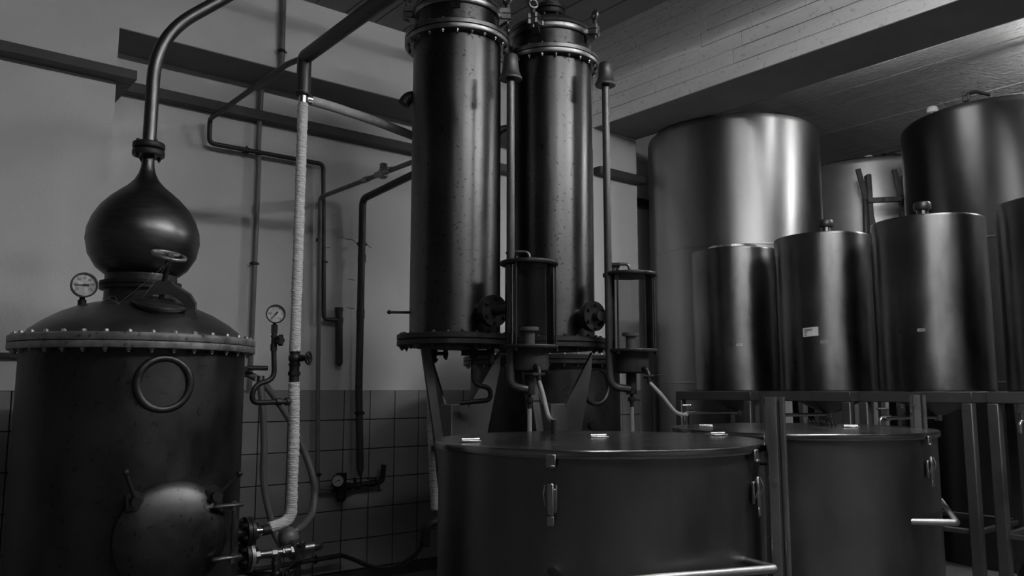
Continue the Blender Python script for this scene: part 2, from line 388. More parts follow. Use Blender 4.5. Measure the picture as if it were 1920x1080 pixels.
# ------------------------------------------------------------------ pot stills
bolt_k = bolt_mesh('bolt', .03, -.03, .0105, 'flange')
def dial(parent, c, nrm, r, nums, a_needle, name='gauge', span=(-125, 125), sub=True):
    """round gauge: case, dial, numerals, needle; part with its sub-parts"""
    n = Vector(nrm).normalized(); rt = Vector((0, 0, 1)).cross(n).normalized(); M = orient(c, n, rt)
    case = obj(name, MB().lathe([(r*.75, -.028), (r*1.0, -.024), (r*1.06, 0), (r*1.06, .012), (r*.93, .012), (r*.93, .004)], M=M, seg=36), 'black', parent)
    obj('dial', MB().lathe([(1e-6, .0045), (r*.93, .0045)], M=M, seg=36), 'dial', case)
    tk = MB(); K = len(nums)
    for i, t in enumerate(nums):
        a = math.radians(span[0]+(span[1]-span[0])*i/(K-1)); d = Vector((math.sin(a), math.cos(a)))
        tk.box((0, 0, 0), (r*.03, r*.13, .0008), M=M @ Matrix.Translation((d.x*r*.82, d.y*r*.82, .0055)) @ Matrix.Rotation(-a, 4, 'Z'))
        vs, fs = text_geo(t, r*.27); tk.add([(v[0]+d.x*r*.6, v[1]+d.y*r*.6, .0055) for v in vs], fs, M)
    obj('numerals', tk, 'ink', case)['kind'] = 'stuff'
    nb = MB(); a = math.radians(a_needle); MM = M @ Matrix.Translation((0, 0, .007)) @ Matrix.Rotation(-a, 4, 'Z')
    nb.prism([(-r*.05, 0), (r*.05, 0), (r*.012, r*.78), (-r*.012, r*.78)], .001, MM); nb.prism([(-r*.09, -r*.35), (r*.09, -r*.35), (r*.06, 0), (-r*.06, 0)], .001, MM)
    nb.lathe([(r*.1, -.001), (r*.1, .002)], M=MM, seg=12)
    obj('needle', nb, 'ink', case); return case

def pot_still(c, s, label, full, fm='flange'):
    cx, cy = c
    t = thing('pot_still', label, 'still', (cx, cy, 0), 'copper pot stills')
    def L(prof, name, m, par=t, seg=72): return obj(name, MB().lathe([(r*s, z) for r, z in prof], (cx, cy, 0), seg), m, par)
    L([(.487, 0), (.482, .3), (.478, 1.59)], 'body', 'kettle')
    L([(.48, 1.572), (.522, 1.572), (.525, 1.576), (.525, 1.6), (.48, 1.6)], 'flange', fm)
    L([(.46, 1.604), (.522, 1.604), (.525, 1.608), (.525, 1.63), (.52, 1.636), (.46, 1.636)], 'flange', fm)
    ring_inst('bolt', bolt_k, c, .5*s, 1.604, 36, t, .03, 2.0)
    L([(.468, 1.634), (.45, 1.665), (.40, 1.705), (.33, 1.748), (.26, 1.778), (.2, 1.795), (.155, 1.8)], 'dome', 'dome')
    cl = L([(.157, 1.775), (.157, 1.93), (.15, 1.945)], 'collar', 'kettle')
    L([(.15, 1.862), (.178, 1.862), (.178, 1.878), (.15, 1.878)], 'collar_flange', 'iron', cl)
    L([(.15, 1.882), (.178, 1.882), (.178, 1.898), (.15, 1.898)], 'collar_flange', 'iron', cl)
    L([(.150, 1.93), (.163, 1.935), (.2, 1.965), (.236, 2.025), (.25, 2.095), (.246, 2.145), (.228, 2.2), (.196, 2.255), (.158, 2.298), (.122, 2.33), (.085, 2.36), (.056, 2.392), (.039, 2.425), (.03, 2.46), (.027, 2.515)], 'onion_head', 'onion')
    nf = MB()
    for z in (2.512, 2.548): nf.lathe([(.025*s, z), (.07*s, z), (.073*s, z+.004), (.073*s, z+.024), (.07*s, z+.028), (.025*s, z+.028)], (cx, cy, 0), 36)
    nf = obj('neck_flange', nf, 'iron', t)
    nb = bolt_mesh('bolt', .032, -.032, .009, 'iron')
    for k in range(4):
        a = camang(c)+.55+k*PI/2; inst('bolt', nb, (cx+.056*s*math.cos(a), cy+.056*s*math.sin(a), 2.544), t)
    # round sight ring and domed door, both facing -Y
    Mr = orient((cx-.01, cy-.47*s, 1.425), (0, -1, 0), (1, 0, 0))
    sr = obj('sight_ring', MB().torus(.107*s, .0165, Mr), 'kettle', t); 
    obj('sight_plate', MB().lathe([(.1*s, -.03), (.1*s, -.002), (1e-6, -.002)], M=Mr, seg=40), 'kettle', sr)
    Md = orient((cx+.045, cy-.49*s, .80), (0, -1, 0), (1, 0, 0))
    R = .228*s
    obj('door_seat', MB().lathe([(R*.97, -.12), (R*.97, .0), (R*.9, .004)], M=Md, seg=56), 'kettle', t)
    dr = obj('door', MB().lathe([(R, -.002), (R, .012), (R*.97, .02), (R*.85, .038), (R*.65, .058), (R*.4, .071), (R*.15, .077), (1e-6, .078)], M=Md, seg=64), 'door', t)
    for sx, ang, tip in ((-1, 135, (-.05, .12)), (1, 44, (.085, .09))):
        a = math.radians(ang); px, pz = R*.98*math.cos(a), R*.98*math.sin(a)
        lug = MB().prism([(px-.03, pz-.035), (px+.03, pz-.035), (px+.035, pz+.025), (px, pz+.045), (px-.035, pz+.025)], .03, Md @ Matrix.Translation((0, 0, .02)))
        lg = obj('clamp_lug', lug, 'door', dr)
        q0 = Md @ Vector((px, pz, .05)); q1 = Md @ Vector((px+tip[0], pz+tip[1], .075))
        h = MB().cyl(Md @ Vector((px, pz, .01)), Md @ Vector((px, pz, .062)), .02, 16); h.cyl(q0, q1, .009, 12, .0075); h.sphere(q1, .014)
        obj('clamp_handle', h, 'iron', dr)
    hg = MB()
    for z, nm in ((.11, 1), (-.105, 2)):
        p = Md @ Vector((R*.64, z, .062)); q = Md @ Vector((R*1.22, z+.006, .055))
        hb = MB().bbox((0, 0, 0), ((q-p).length, .026, .018), .007, orient((p+q)/2, (0, 0, 1), q-p)); hb.cyl(Md @ Vector((R*1.03, z-.02, .058)), Md @ Vector((R*1.03, z+.02, .058)), .011, 12)
        obj('hinge', hb, 'cap', dr)
    obj('hinge_rod', MB().cyl(Md @ Vector((R*1.03, -.1, .055)), Md @ Vector((R*1.03, .11, .055)), .006, 10), 'iron', dr)
    if not full: return t
    # charging hatch with yoke and hand wheel
    ax = Vector((.03, -.33, 1)).normalized(); hc = Vector((1.06, 3.80, 1.735)); Mh = orient(hc, ax)
    obj('hatch_neck', MB().lathe([(.1, -.07), (.1, .035)], M=Mh, seg=48), 'kettle', t)
    ht = obj('hatch_lid', MB().lathe([(.1, .036), (.112, .037), (.116, .043), (.116, .05), (.108, .058), (.05, .066), (1e-6, .068)], M=Mh, seg=48), 'dome', t)
    u = Vector((.86, -.51, 0)); nn = u.cross(Vector((0, 0, 1)))
    def Y(a, z): return hc+u*a+ax*z
    yk = [(-.158, .045), (-.135, .018), (-.11, .06), (-.095, .075), (-.03, .112), (-.03, .14), (.03, .14), (.055, .125), (.118, .082), (.145, .045), (.155, .0), (.125, .0), (.115, .035), (.09, .06), (.035, .095), (-.02, .095), (-.085, .05), (-.12, -.02), (-.155, -.02)]
    yk = [(-.158, .03), (-.15, .055), (-.12, .075), (-.04, .128), (-.03, .15), (.03, .15), (.045, .135), (.118, .092), (.15, .05), (.158, .0), (.12, .0), (.108, .045), (.04, .09), (-.03, .09), (-.09, .045), (-.105, .0), (-.12, -.02), (-.155, -.01)]
    yo = obj('yoke', MB().plate([Y(a, z) for a, z in yk], .034, u.cross(ax)), 'dome', t)
    for a in (-.14, .143): obj('yoke_pivot', MB().cyl(Y(a, -.005)-nn*.028, Y(a, -.005)+nn*.028, .026, 20), 'dome', yo)
    st = obj('spindle', MB().cyl(hc+ax*.06, hc+ax*.262, .012, 16), 'iron', t)
    Mw = orient(hc+ax*.265, (.07, -.42, 1))
    wh = MB().torus(.068, .0085, Mw, 44, 12); wh.lathe([(.018, -.012), (.018, .012)], M=Mw, seg=16)
    for k in range(3):
        a = .4+k*2*PI/3; wh.sweep([Mw @ Vector((0, 0, 0)), Mw @ Vector((.067*math.cos(a), .067*math.sin(a), 0))], .0075, 8)
    obj('hand_wheel', wh, 'flange', t)
    wire = MB()
    base = Y(-.12, .03)-nn*-.03
    top = hc+ax*.235+Vector((0, -.016, 0))
    for q in (Y(-.165, .04)+nn*.03, Y(-.1, .01)+nn*.035): wire.sweep(smooth_path([top, (top+q)/2+Vector((0, 0, -.004)), q], 5), .0011, 5)
    wire.sweep(smooth_path([Y(-.165, .04)+nn*.03, Y(-.19, .075)+nn*.03, Y(-.225, .055)+nn*.03, Y(-.235, .05)+nn*.03], 5), .0013, 5)
    wire.sweep(smooth_path([Y(-.165, .04)+nn*.03, Y(-.2, .06)+nn*.03, Y(-.24, .065)+nn*.03], 5), .0013, 5)
    obj('seal_wire', wire, 'bright', t)
    # thermometer
    g = Vector((.80, 4.03, 1.865)); gm = obj('thermometer_stem', MB().cyl((g.x, g.y+.02, 1.74), (g.x, g.y+.02, 1.80), .018, 16).cyl((g.x, g.y+.02, 1.78), (g.x, g.y+.02, 1.82), .012, 12), 'iron', t)
    dial(t, g, (-.02, -1, .02), .053, ['0', '20', '40', '60', '80', '100', '120'], -92, 'thermometer')
    return t
KC = (1.05, 4.07)
still = pot_still(KC, 1.0, 'large dark copper pot still with onion head and hatch wheel, at far left', True)
still2 = pot_still((3.96, 4.51), 1.13, 'copper pot still half hidden behind the two tall condensers', False, 'iron')
pl = MB(); vs = [(.062*math.cos(2*PI*k/28), .036*math.sin(2*PI*k/28), 0) for k in range(28)]
Mp = orient((3.93, 4.51-.54, 1.17), (0, -1, 0), (1, 0, 0))
pl.prism([(v[0], v[1]) for v in vs], .012, Mp); obj('maker_plate', pl, 'kettle', still2)
# swan necks
def swan(label, path, r, m='pipe_mid'):
    return tag(obj('vapour_pipe', MB().sweep(fillet(path, .22, 10), r, 20), m, at=path[0]), label, 'pipe', 'vapour pipes')
swan('thick copper swan neck pipe rising from the onion head', [(1.05, 4.07, 2.578), (1.055, 4.07, 3.12), (1.62, 3.96, 3.62), (2.2, 3.86, 3.97), (2.64, 3.77, 3.97), (2.64, 3.77, 3.80)], .031)
swan('copper vapour pipe from the hidden still to the right condenser', [(3.96, 4.51, 2.578), (3.96, 4.51, 3.97), (3.28, 3.67, 3.97), (3.28, 3.67, 3.80)], .031)

# ------------------------------------------------------------------ condensers
bolt_c = bolt_mesh('bolt', .03, -.03, .0095, 'cap')
bolt_b = bolt_mesh('bolt', .028, -.028, .012, 'iron')
def condenser(c, label, ears, postw, gus, stub):
    cx, cy = c; R = .255
    t = thing('condenser', label, 'condenser', (cx, cy, 0), 'tall copper condensers')
    def L(prof, name, m, par=t, seg=72): return obj(name, MB().lathe(prof, (cx, cy, 0), seg), m, par)
    L([(R, 1.70), (R, 2.148), (R+.0006, 2.1485), (R+.0006, 2.1525), (R, 2.153), (R, 3.385)], 'shell', 'copper')
    L([(R-.01, 3.38), (.303, 3.38), (.306, 3.384), (.306, 3.405), (R-.01, 3.407)], 'flange', 'cap')
    L([(R-.01, 3.411), (.306, 3.412), (.306, 3.434), (.302, 3.438), (R-.02, 3.438)], 'flange', 'cap')
    ring_inst('bolt', bolt_c, c, .283, 3.409, 22, t, .1, 2.1)
    L([(.237, 3.43), (.237, 3.556)], 'collar', 'copper')
    L([(.232, 3.552), (.252, 3.556), (.258, 3.566), (.258, 3.588), (.252, 3.594), (.23, 3.594)], 'clamp_ring', 'cap')
    L([(.23, 3.598), (.254, 3.598), (.258, 3.604), (.256, 3.618), (.245, 3.63), (.2, 3.66), (.13, 3.69), (.06, 3.70), (.05, 3.70)], 'cap', 'cap')
    cap = L([(.04, 3.69), (.045, 3.72), (.092, 3.73), (.096, 3.735), (.096, 3.76), (.045, 3.765), (.045, 3.78)], 'neck_flange', 'iron')
    L([(.03, 3.768), (.096, 3.768), (.096, 3.795), (.03, 3.797)], 'neck_flange', 'iron')
    nb = bolt_mesh('bolt', .03, -.03, .009, 'cap')
    ring_inst('bolt', nb, c, .078, 3.766, 6, t, .4)
    for e in ears:                                   # clamp ears: lug pair, swing bolt, eye nut
        a = camang(c)+math.radians(e); d = Vector((math.cos(a), math.sin(a), 0)); tn = Vector((-d.y, d.x, 0))
        ear = MB()
        for zc, hh in ((3.575, .03), (3.61, .028)):
            for sgn in (-1, 1):
                M = orient(Vector((cx, cy, zc))+tn*sgn*.021, (0, 0, 1), d)
                ear.prism([(.235, -.018), (.31, -.012), (.318, 0), (.31, .012), (.235, .018)], hh, M)
        M = orient(Vector((cx, cy, 3.575)), (0, 0, 1), d); ear.prism([(.225, -.075), (.262, -.045), (.262, .045), (.225, .075)], .028, M)
        ear.plate([Vector((cx, cy, 3.56))+d*.245, Vector((cx, cy, 3.56))+d*.305, Vector((cx, cy, 3.54))+d*.27, Vector((cx, cy, 3.52))+d*.245], .05, tn)
        eo = obj('clamp_ear', ear, 'cap', t)
        p = Vector((cx, cy, 0))+d*.295
        en = MB().cyl(p+Vector((0, 0, 3.54)), p+Vector((0, 0, 3.64)), .009, 12); en.lathe([(.017, 3.624), (.015, 3.655)], p, 16)
        en.torus(.025, .0125, orient(p+Vector((0, 0, 3.688)), d*.7+tn*.7, (0, 0, 1)), 28, 12)
        obj('eye_nut', en, 'cap', eo)
    L([(R-.01, 1.672), (.318, 1.672), (.322, 1.676), (.322, 1.7), (.318, 1.704), (R-.01, 1.704)], 'flange', 'iron')
    L([(.0001, 1.64), (.318, 1.64), (.322, 1.644), (.322, 1.668), (.0001, 1.668)], 'flange', 'iron')
    ring_inst('bolt', bolt_b, c, .296, 1.67, 24, t, .05, 2.1)
    # nozzle towards -Y
    nz = MB().cyl((cx+.0, cy-.2, 1.815), (cx, cy-.33, 1.815), .052, 24); nz = obj('nozzle', nz, 'copperlow', t)
    obj('nozzle_flange', MB().cyl((cx, cy-.325, 1.815), (cx, cy-.345, 1.815), .085, 32).cyl((cx, cy-.349, 1.815), (cx, cy-.369, 1.815), .085, 32), 'iron', nz)
    for k in range(6):
        a = .5+k*PI/3; o = inst('bolt', bolt_mesh_n, (cx+.066*math.cos(a), cy-.347, 1.815+.066*math.sin(a)), nz, (PI/2, 0, 0))
    obj('nozzle_stub', MB().cyl((cx, cy-.365, 1.815), (cx, cy-stub, 1.815), .026, 18), 'iron', nz)
    # side stub near the top and drain pipe
    # pedestal: box post with sloping gusset plates
    obj('post', MB().bbox((cx, cy, .66), (postw, postw, 1.32), .006), 'strut', t)
    for nm, pts in gus:
        M = pts
        obj('gusset', MB().plate([(cx+a, cy+bq, z) for a, bq, z in pts], .016, (0, 1, 0) if nm == 'x' else (1, 0, 0)), 'strut', t)
    for sx in (-1, 1): obj('foot_plate', MB().bbox((cx+sx*.0, cy, .008) if sx > 0 else (cx, cy, 1.634), (.34, .34, .016) if sx > 0 else (.3, .3, .014), .002), 'strut', t)
    return t
bolt_mesh_n = bolt_mesh('bolt', .022, -.022, .011, 'iron')
gus = [('x', [(-.235, -.02, 1.63), (-.18, -.02, 1.63), (-.055, -.02, .95), (-.055, -.02, .75), (-.07, -.02, .75)]),
       ('x', [(.31, -.02, 1.63), (.30, -.02, 1.52), (.16, -.02, .95), (.12, -.02, .75), (.055, -.02, .75), (.055, -.02, 1.27)]),
       ('y', [(0, .055, .75), (0, .055, 1.27), (0, .26, 1.63), (0, .3, 1.63), (0, .12, .75)])]
C1 = (2.64, 3.77); C2 = (3.28, 3.67)
con1 = condenser(C1, 'tall copper condenser nearer the left, its base flange above a grey post', (-92, -2, 88, 178), .115, gus, .485)
con2 = condenser(C2, 'tall copper condenser on the right of the pair, nearer the concrete beam', (-20, 70, 160, 250), .115, gus, .412)
# details on the left condenser
obj('side_elbow', MB().sweep(fillet([(C1[0]-.16, C1[1]+.16, 3.10), (C1[0]-.215, C1[1]+.19, 3.09), (C1[0]-.235, C1[1]+.20, 3.05)], .03), .036, 16), 'iron', con1)
obj('try_cock', MB().cyl((C1[0]-.2, C1[1]+.13, 1.83), (C1[0]-.3, C1[1]+.19, 1.83), .008, 10).sphere((C1[0]-.31, C1[1]+.195, 1.83), .012), 'iron', con1)
obj('side_elbow', MB().sweep(fillet([(C2[0]-.18, C2[1]+.16, 3.02), (C2[0]-.25, C2[1]+.2, 3.0), (C2[0]-.27, C2[1]+.22, 2.9)], .05), .022, 12), 'iron', con2)

def hwheel(mb, c, nrm, R, r, spokes=5, scallop=False):
    M = orient(c, nrm); mb.torus(R, r, M, 24, 8); mb.lathe([(R*.25, -.006), (R*.25, .008)], M=M, seg=10)
    for k in range(spokes):
        a = k*2*PI/spokes; mb.sweep([M @ Vector((0, 0, 0)), M @ Vector((R*math.cos(a), R*math.sin(a), 0))], r*.8, 6)
        if scallop: mb.sphere(M @ Vector((R*math.cos(a), R*math.sin(a), 0)), r*1.5, 8, 6)
    return mb
# drain assembly hanging under the left condenser's flange
dt = thing('drain_valve', 'small drain valve with curved pipe hanging below the left condenser', 'valve', (2.74, 3.72, 1.55))
dp = (C1[0]+.005, C1[1]-.17)
obj('drain_pipe', MB().sweep(fillet([(dp[0], dp[1], 1.64), (dp[0], dp[1], 1.43), (dp[0]+.08, dp[1]-.05, 1.41), (dp[0]+.08, dp[1]-.05, 1.345), (dp[0]-.06, dp[1]+.04, 1.33)], .05), .0135, 14), 'iron', dt)
obj('valve_body', MB().cyl((dp[0], dp[1], 1.57), (dp[0], dp[1], 1.62), .024, 14).cyl((dp[0]-.055, dp[1]+.035, 1.6), (dp[0]+.08, dp[1]-.05, 1.6), .016, 12).cyl((dp[0]+.08, dp[1]-.05, 1.54), (dp[0]+.08, dp[1]-.05, 1.65), .022, 12), 'iron', dt)

# ------------------------------------------------------------------ spirit safes (glass jars) with bell-topped stand pipes
def spirit_safe(c, pole, ztop, bell_h, label, hose_end, tapdir):
    cx, cy = c; t = thing('spirit_safe', label, 'spirit safe', (cx, cy, 1.30), 'glass spirit safes')
    f = camang(c)
    def L(prof, name, m, par=t, seg=44, z=0): return obj(name, MB().lathe(prof, (cx, cy, z), seg), m, par)
    L([(1e-6, 2.045), (.15, 2.045), (.153, 2.049), (.153, 2.06), (.15, 2.064), (1e-6, 2.064)], 'top_plate', 'iron')
    L([(.122, 1.628), (.122, 2.045), (.126, 2.045), (.126, 1.628)], 'glass_cylinder', 'glass')
    L([(1e-6, 1.612), (.146, 1.612), (.148, 1.615), (.148, 1.625), (.146, 1.628), (1e-6, 1.628)], 'base_plate', 'iron')
    for k in range(3):
        a = f+math.radians(-29+120*k); p = (cx+.138*math.cos(a), cy+.138*math.sin(a))
        obj('tie_rod', MB().cyl((p[0], p[1], 1.6), (p[0], p[1], 2.07), .0055, 10).lathe([(.011, 2.064), (.011, 2.076)], (p[0], p[1], 0), 6).lathe([(.011, 1.598), (.011, 1.612)], (p[0], p[1], 0), 6), 'iron', t)
    L([(.03, 1.492), (.094, 1.494), (.099, 1.5), (.101, 1.613)], 'bowl', 'iron')
    L([(.026, 1.375), (.029, 1.378), (.029, 1.5)], 'stem', 'iron')
    L([(.028, 1.628), (.028, 1.70), (.048, 1.704), (.048, 1.722), (.042, 1.722), (.036, 1.71)], 'overflow_cup', 'pipe_grey')
    tp = Vector((math.cos(f+PI/2), math.sin(f+PI/2), 0))
    obj('inlet_pipe', MB().sweep(fillet([Vector((cx, cy, 2.06)), Vector((cx, cy, 2.118)), Vector((cx, cy, 2.118))-tp*.065], .03), .009, 12), 'pipe_mid', t)
    q = Vector((cx, cy, 2.112))-tp*.085
    obj('inlet_union', MB().cyl(q+tp*.03, q-tp*.02, .017, 6).cyl(q-tp*.02, q-tp*.03, .012, 12).cyl(q-tp*.005+Vector((0, 0, -.055)), q-tp*.005, .009, 10).cyl(q-tp*.03, Vector((pole[0], pole[1], 2.108)), .009, 10), 'iron', t)
    v = MB().cyl((cx, cy, 1.30), (cx, cy, 1.38), .011, 12).lathe([(.02, 1.335), (.022, 1.345), (.02, 1.36)], (cx, cy, 0), 10); v.cyl(Vector((cx, cy, 1.345)), Vector((cx, cy, 1.345))+tp*.05, .005, 8)
    obj('drain_cock', v, 'iron', t)
    # sampling tap on the bowl with clear hose
    n = Vector((math.cos(f+tapdir), math.sin(f+tapdir), 0)); p = Vector((cx, cy, 1.52))+n*.095
    tb = MB().cyl(p, p+n*.03+Vector((0, 0, -.005)), .014, 12).sweep(fillet([p+n*.02, p+n*.045+Vector((0, 0, -.03)), p+n*.05+Vector((0, 0, -.085))], .02), .011, 10)
    tb.cyl(p+n*.045+Vector((0, 0, -.045))-tp*.03, p+n*.045+Vector((0, 0, -.045))+tp*.03, .012, 10)
    tap = obj('tap', tb, 'iron', t); obj('tap_lever', MB().bbox((0, 0, 0), (.06, .008, .006), .002, orient(p+n*.05+Vector((0, 0, -.04))-tp*.045*(1 if tapdir < .5 else -1), (0, 0, 1), tp)), 'iron', tap)
    s = p+n*.05+Vector((0, 0, -.08)); e = Vector(hose_end)
    h = tag(obj('clear_hose', MB().sweep(smooth_path([s, s+(e-s)*.3+Vector((0, 0, .0)), s+(e-s)*.65+Vector((0, 0, -.012)), e+Vector((0, 0, .05))], 8), .0105, 12), 'clearhose', at=tuple(e)), 'clear plastic hose running from ' + ('the left' if cx < 3 else 'the right') + ' spirit safe tap down into a vat lid', 'hose', 'clear spirit hoses')
    obj('hose_end', MB().cyl(e, e+Vector((0, 0, .06)), .014, 14), 'black', h)
    tag(obj('drain_hose', MB().sweep([(cx, cy, .05), (cx, cy, 1.305)], .012, 12), 'clearhose', at=(cx, cy, .05)), 'thin milky hose hanging straight down under the ' + ('left' if cx < 3 else 'right') + ' spirit safe', 'hose', 'spirit safe drain hoses')
    # stand pipe
    px, py = pole; P0 = Vector((px, py, 0))
    path = fillet([(px, py, ztop-.1), (px, py, 1.42), (cx-.02*(cx-px)/max(.01, math.hypot(cx-px, cy-py)), cy, 1.405)], .09, 10)
    sp = obj('stand_pipe', MB().sweep(path, .0215, 18), 'pole', t)
    b = .0
    obj('bell', MB().lathe([(.03, 0), (.059, -.002), (.062, .008), (.056, .018), (.046, .045), (.041, .09), (.038, bell_h-.006), (.034, bell_h), (.022, bell_h+.002), (.02, bell_h-.01), (1e-6, bell_h-.012)], (px, py, ztop-bell_h), 32), 'bell', sp)
    return t
spirit_safe((2.735, 3.235), (2.632, 3.262), 3.175, .135, 'glass spirit safe with dark plates in front of the left condenser', (2.405, 2.68, 1.212), .35)
spirit_safe((3.455, 3.195), (3.322, 3.235), 3.30, .135, 'glass spirit safe with dark plates on the right, beside the bare pillar', (3.585, 2.89, 1.212), .75)

# ------------------------------------------------------------------ the two lidded vats in front
def vat(c, label, hinges, latches, post, handle, group='lidded steel vats'):
    cx, cy = c; R = .627
    t = thing('lidded_vat', label, 'vat', (cx, cy, 0), group)
    obj('body', MB().lathe([(R-.012, .02), (R-.004, .03), (R-.004, 1.0), (R-.004, 1.18)], (cx, cy, 0), 96), 'vat', t)
    lid = obj('lid', MB().lathe([(R-.003, 1.184), (R+.009, 1.182), (R+.011, 1.186), (R+.011, 1.203), (R+.007, 1.209), (R-.02, 1.2085), (1e-6, 1.211)], (cx, cy, 0), 96), 'lid', t)
    a0 = math.atan2(hinges[-1][1]-hinges[0][1], hinges[-1][0]-hinges[0][0])
    obj('lid_fold', MB().bbox(((hinges[0][0]+hinges[-1][0])/2, (hinges[0][1]+hinges[-1][1])/2, 1.2105), (R*1.9, .02, .003), .001, None), 'lid', lid) if False else None
    for hx, hy in hinges:
        M = orient((hx, hy, 1.214), (0, 0, 1), (math.cos(a0), math.sin(a0), 0)); h = MB().bbox((0, .014, -.001), (.07, .026, .004), .001, M).bbox((0, -.014, -.001), (.07, .026, .004), .001, M)
        for k in range(3): h.cyl(M @ Vector((-.035+k*.0235, 0, .004)), M @ Vector((-.0125+k*.0235, 0, .004)), .006, 10)
        obj('hinge', h, 'bright', lid)
    for phi in latches:
        n = Vector((math.cos(phi), math.sin(phi), 0)); tn = Vector((-n.y, n.x, 0)); p = Vector((cx, cy, 0))+n*R
        M = orient(p+Vector((0, 0, 1.0)), n, tn)       # local y is up
        la = MB().bbox((0, .175, .016), (.032, .04, .006), .0015, M).bbox((0, .158, .02), (.03, .008, .012), .002, M)
        la.bbox((0, .05, .006), (.034, .075, .012), .003, M)
        la.bbox((0, .055, .02), (.022, .1, .01), .003, M).bbox((0, -.012, .022), (.022, .03, .004), .0015, M)
        for sx in (-1, 1): la.sweep([M @ Vector((sx*.019, .03, .014)), M @ Vector((sx*.021, .07, .03)), M @ Vector((sx*.019, .10, .02))], .0025, 8)
        obj('latch', la, 'steel', t)
    if post:
        px, py = post; a = math.atan2(py-cy, px-cx); n = Vector((math.cos(a), math.sin(a), 0)); tn = Vector((-n.y, n.x, 0))
        fn = Vector((-.72, -.69, 0)); M = orient((px, py, .69), (0, 0, 1), Vector((-fn.y, fn.x, 0)))
        w_, d_, th = .035, .026, .004
        def arc(cx_, cy_, r_, a0_, a1_, n_=5): return [(cx_+r_*math.cos(math.radians(a0_+(a1_-a0_)*k/n_)), cy_+r_*math.sin(math.radians(a0_+(a1_-a0_)*k/n_))) for k in range(n_+1)]
        pr = [(-w_, d_)]+arc(-w_+.009, -d_+.009, .009, 180, 270)+arc(-.001, -d_+.008, .008, 270, 350)+[(.0085, -d_+.02), (.0125, -d_+.02)]+arc(.021, -d_+.008, .008, 190, 270)+arc(w_-.009, -d_+.009, .009, 270, 360)+[(w_, d_), (w_-th, d_), (w_-th, -d_+.012), (.022, -d_+.006), (.017, -d_+.025), (.004, -d_+.025), (-.002, -d_+.006), (-w_+th, -d_+.012), (-w_+th, d_)]
        obj('guide_post', MB().prism(pr, 1.37, M), 'poststeel', t, sharp=40)
        rp = Vector((px, py, 1.14)); obj('post_stay', MB().cyl(rp-n*.02, rp-n*.12, .006, 10), 'iron', t)
    for hd in handle:
        obj('handle', MB().sweep(fillet([(cx+x, cy+y, z) for x, y, z in hd], .012, 3), .014, 14), 'steel', t)
    ft = MB()
    for k in range(4):
        a = .6+k*PI/2; obj('foot', MB().cyl((cx+.5*math.cos(a), cy+.5*math.sin(a), 0), (cx+.5*math.cos(a), cy+.5*math.sin(a), .03), .03, 14), 'iron', t)
    return t
V1 = (2.32, 2.33); V2 = (3.79, 2.36)
hz = .83
vat(V1, 'nearest stainless vat, hinged lid, corner post standing at its right side', [(1.818, 2.49), (2.381, 2.387), (2.883, 2.182)], [camang(V1)-.235, camang(V1)+1.005], (2.575, 1.70),
    [[(.086, -.58, hz), (.05, -.745, hz), (-.62, -.50, hz), (-.52, -.30, hz)]])
vat(V2, 'stainless vat farther right with a side handle, behind the nearest vat', [(3.50, 2.72), (3.80, 2.5), (4.0, 2.2)], [camang(V2)+1.02, camang(V2)-.9], (4.36, 2.02),
    [[(-.13, -.60, hz), (0.0, -.74, hz), (.69, -.37, hz), (.56, -.26, hz)]])

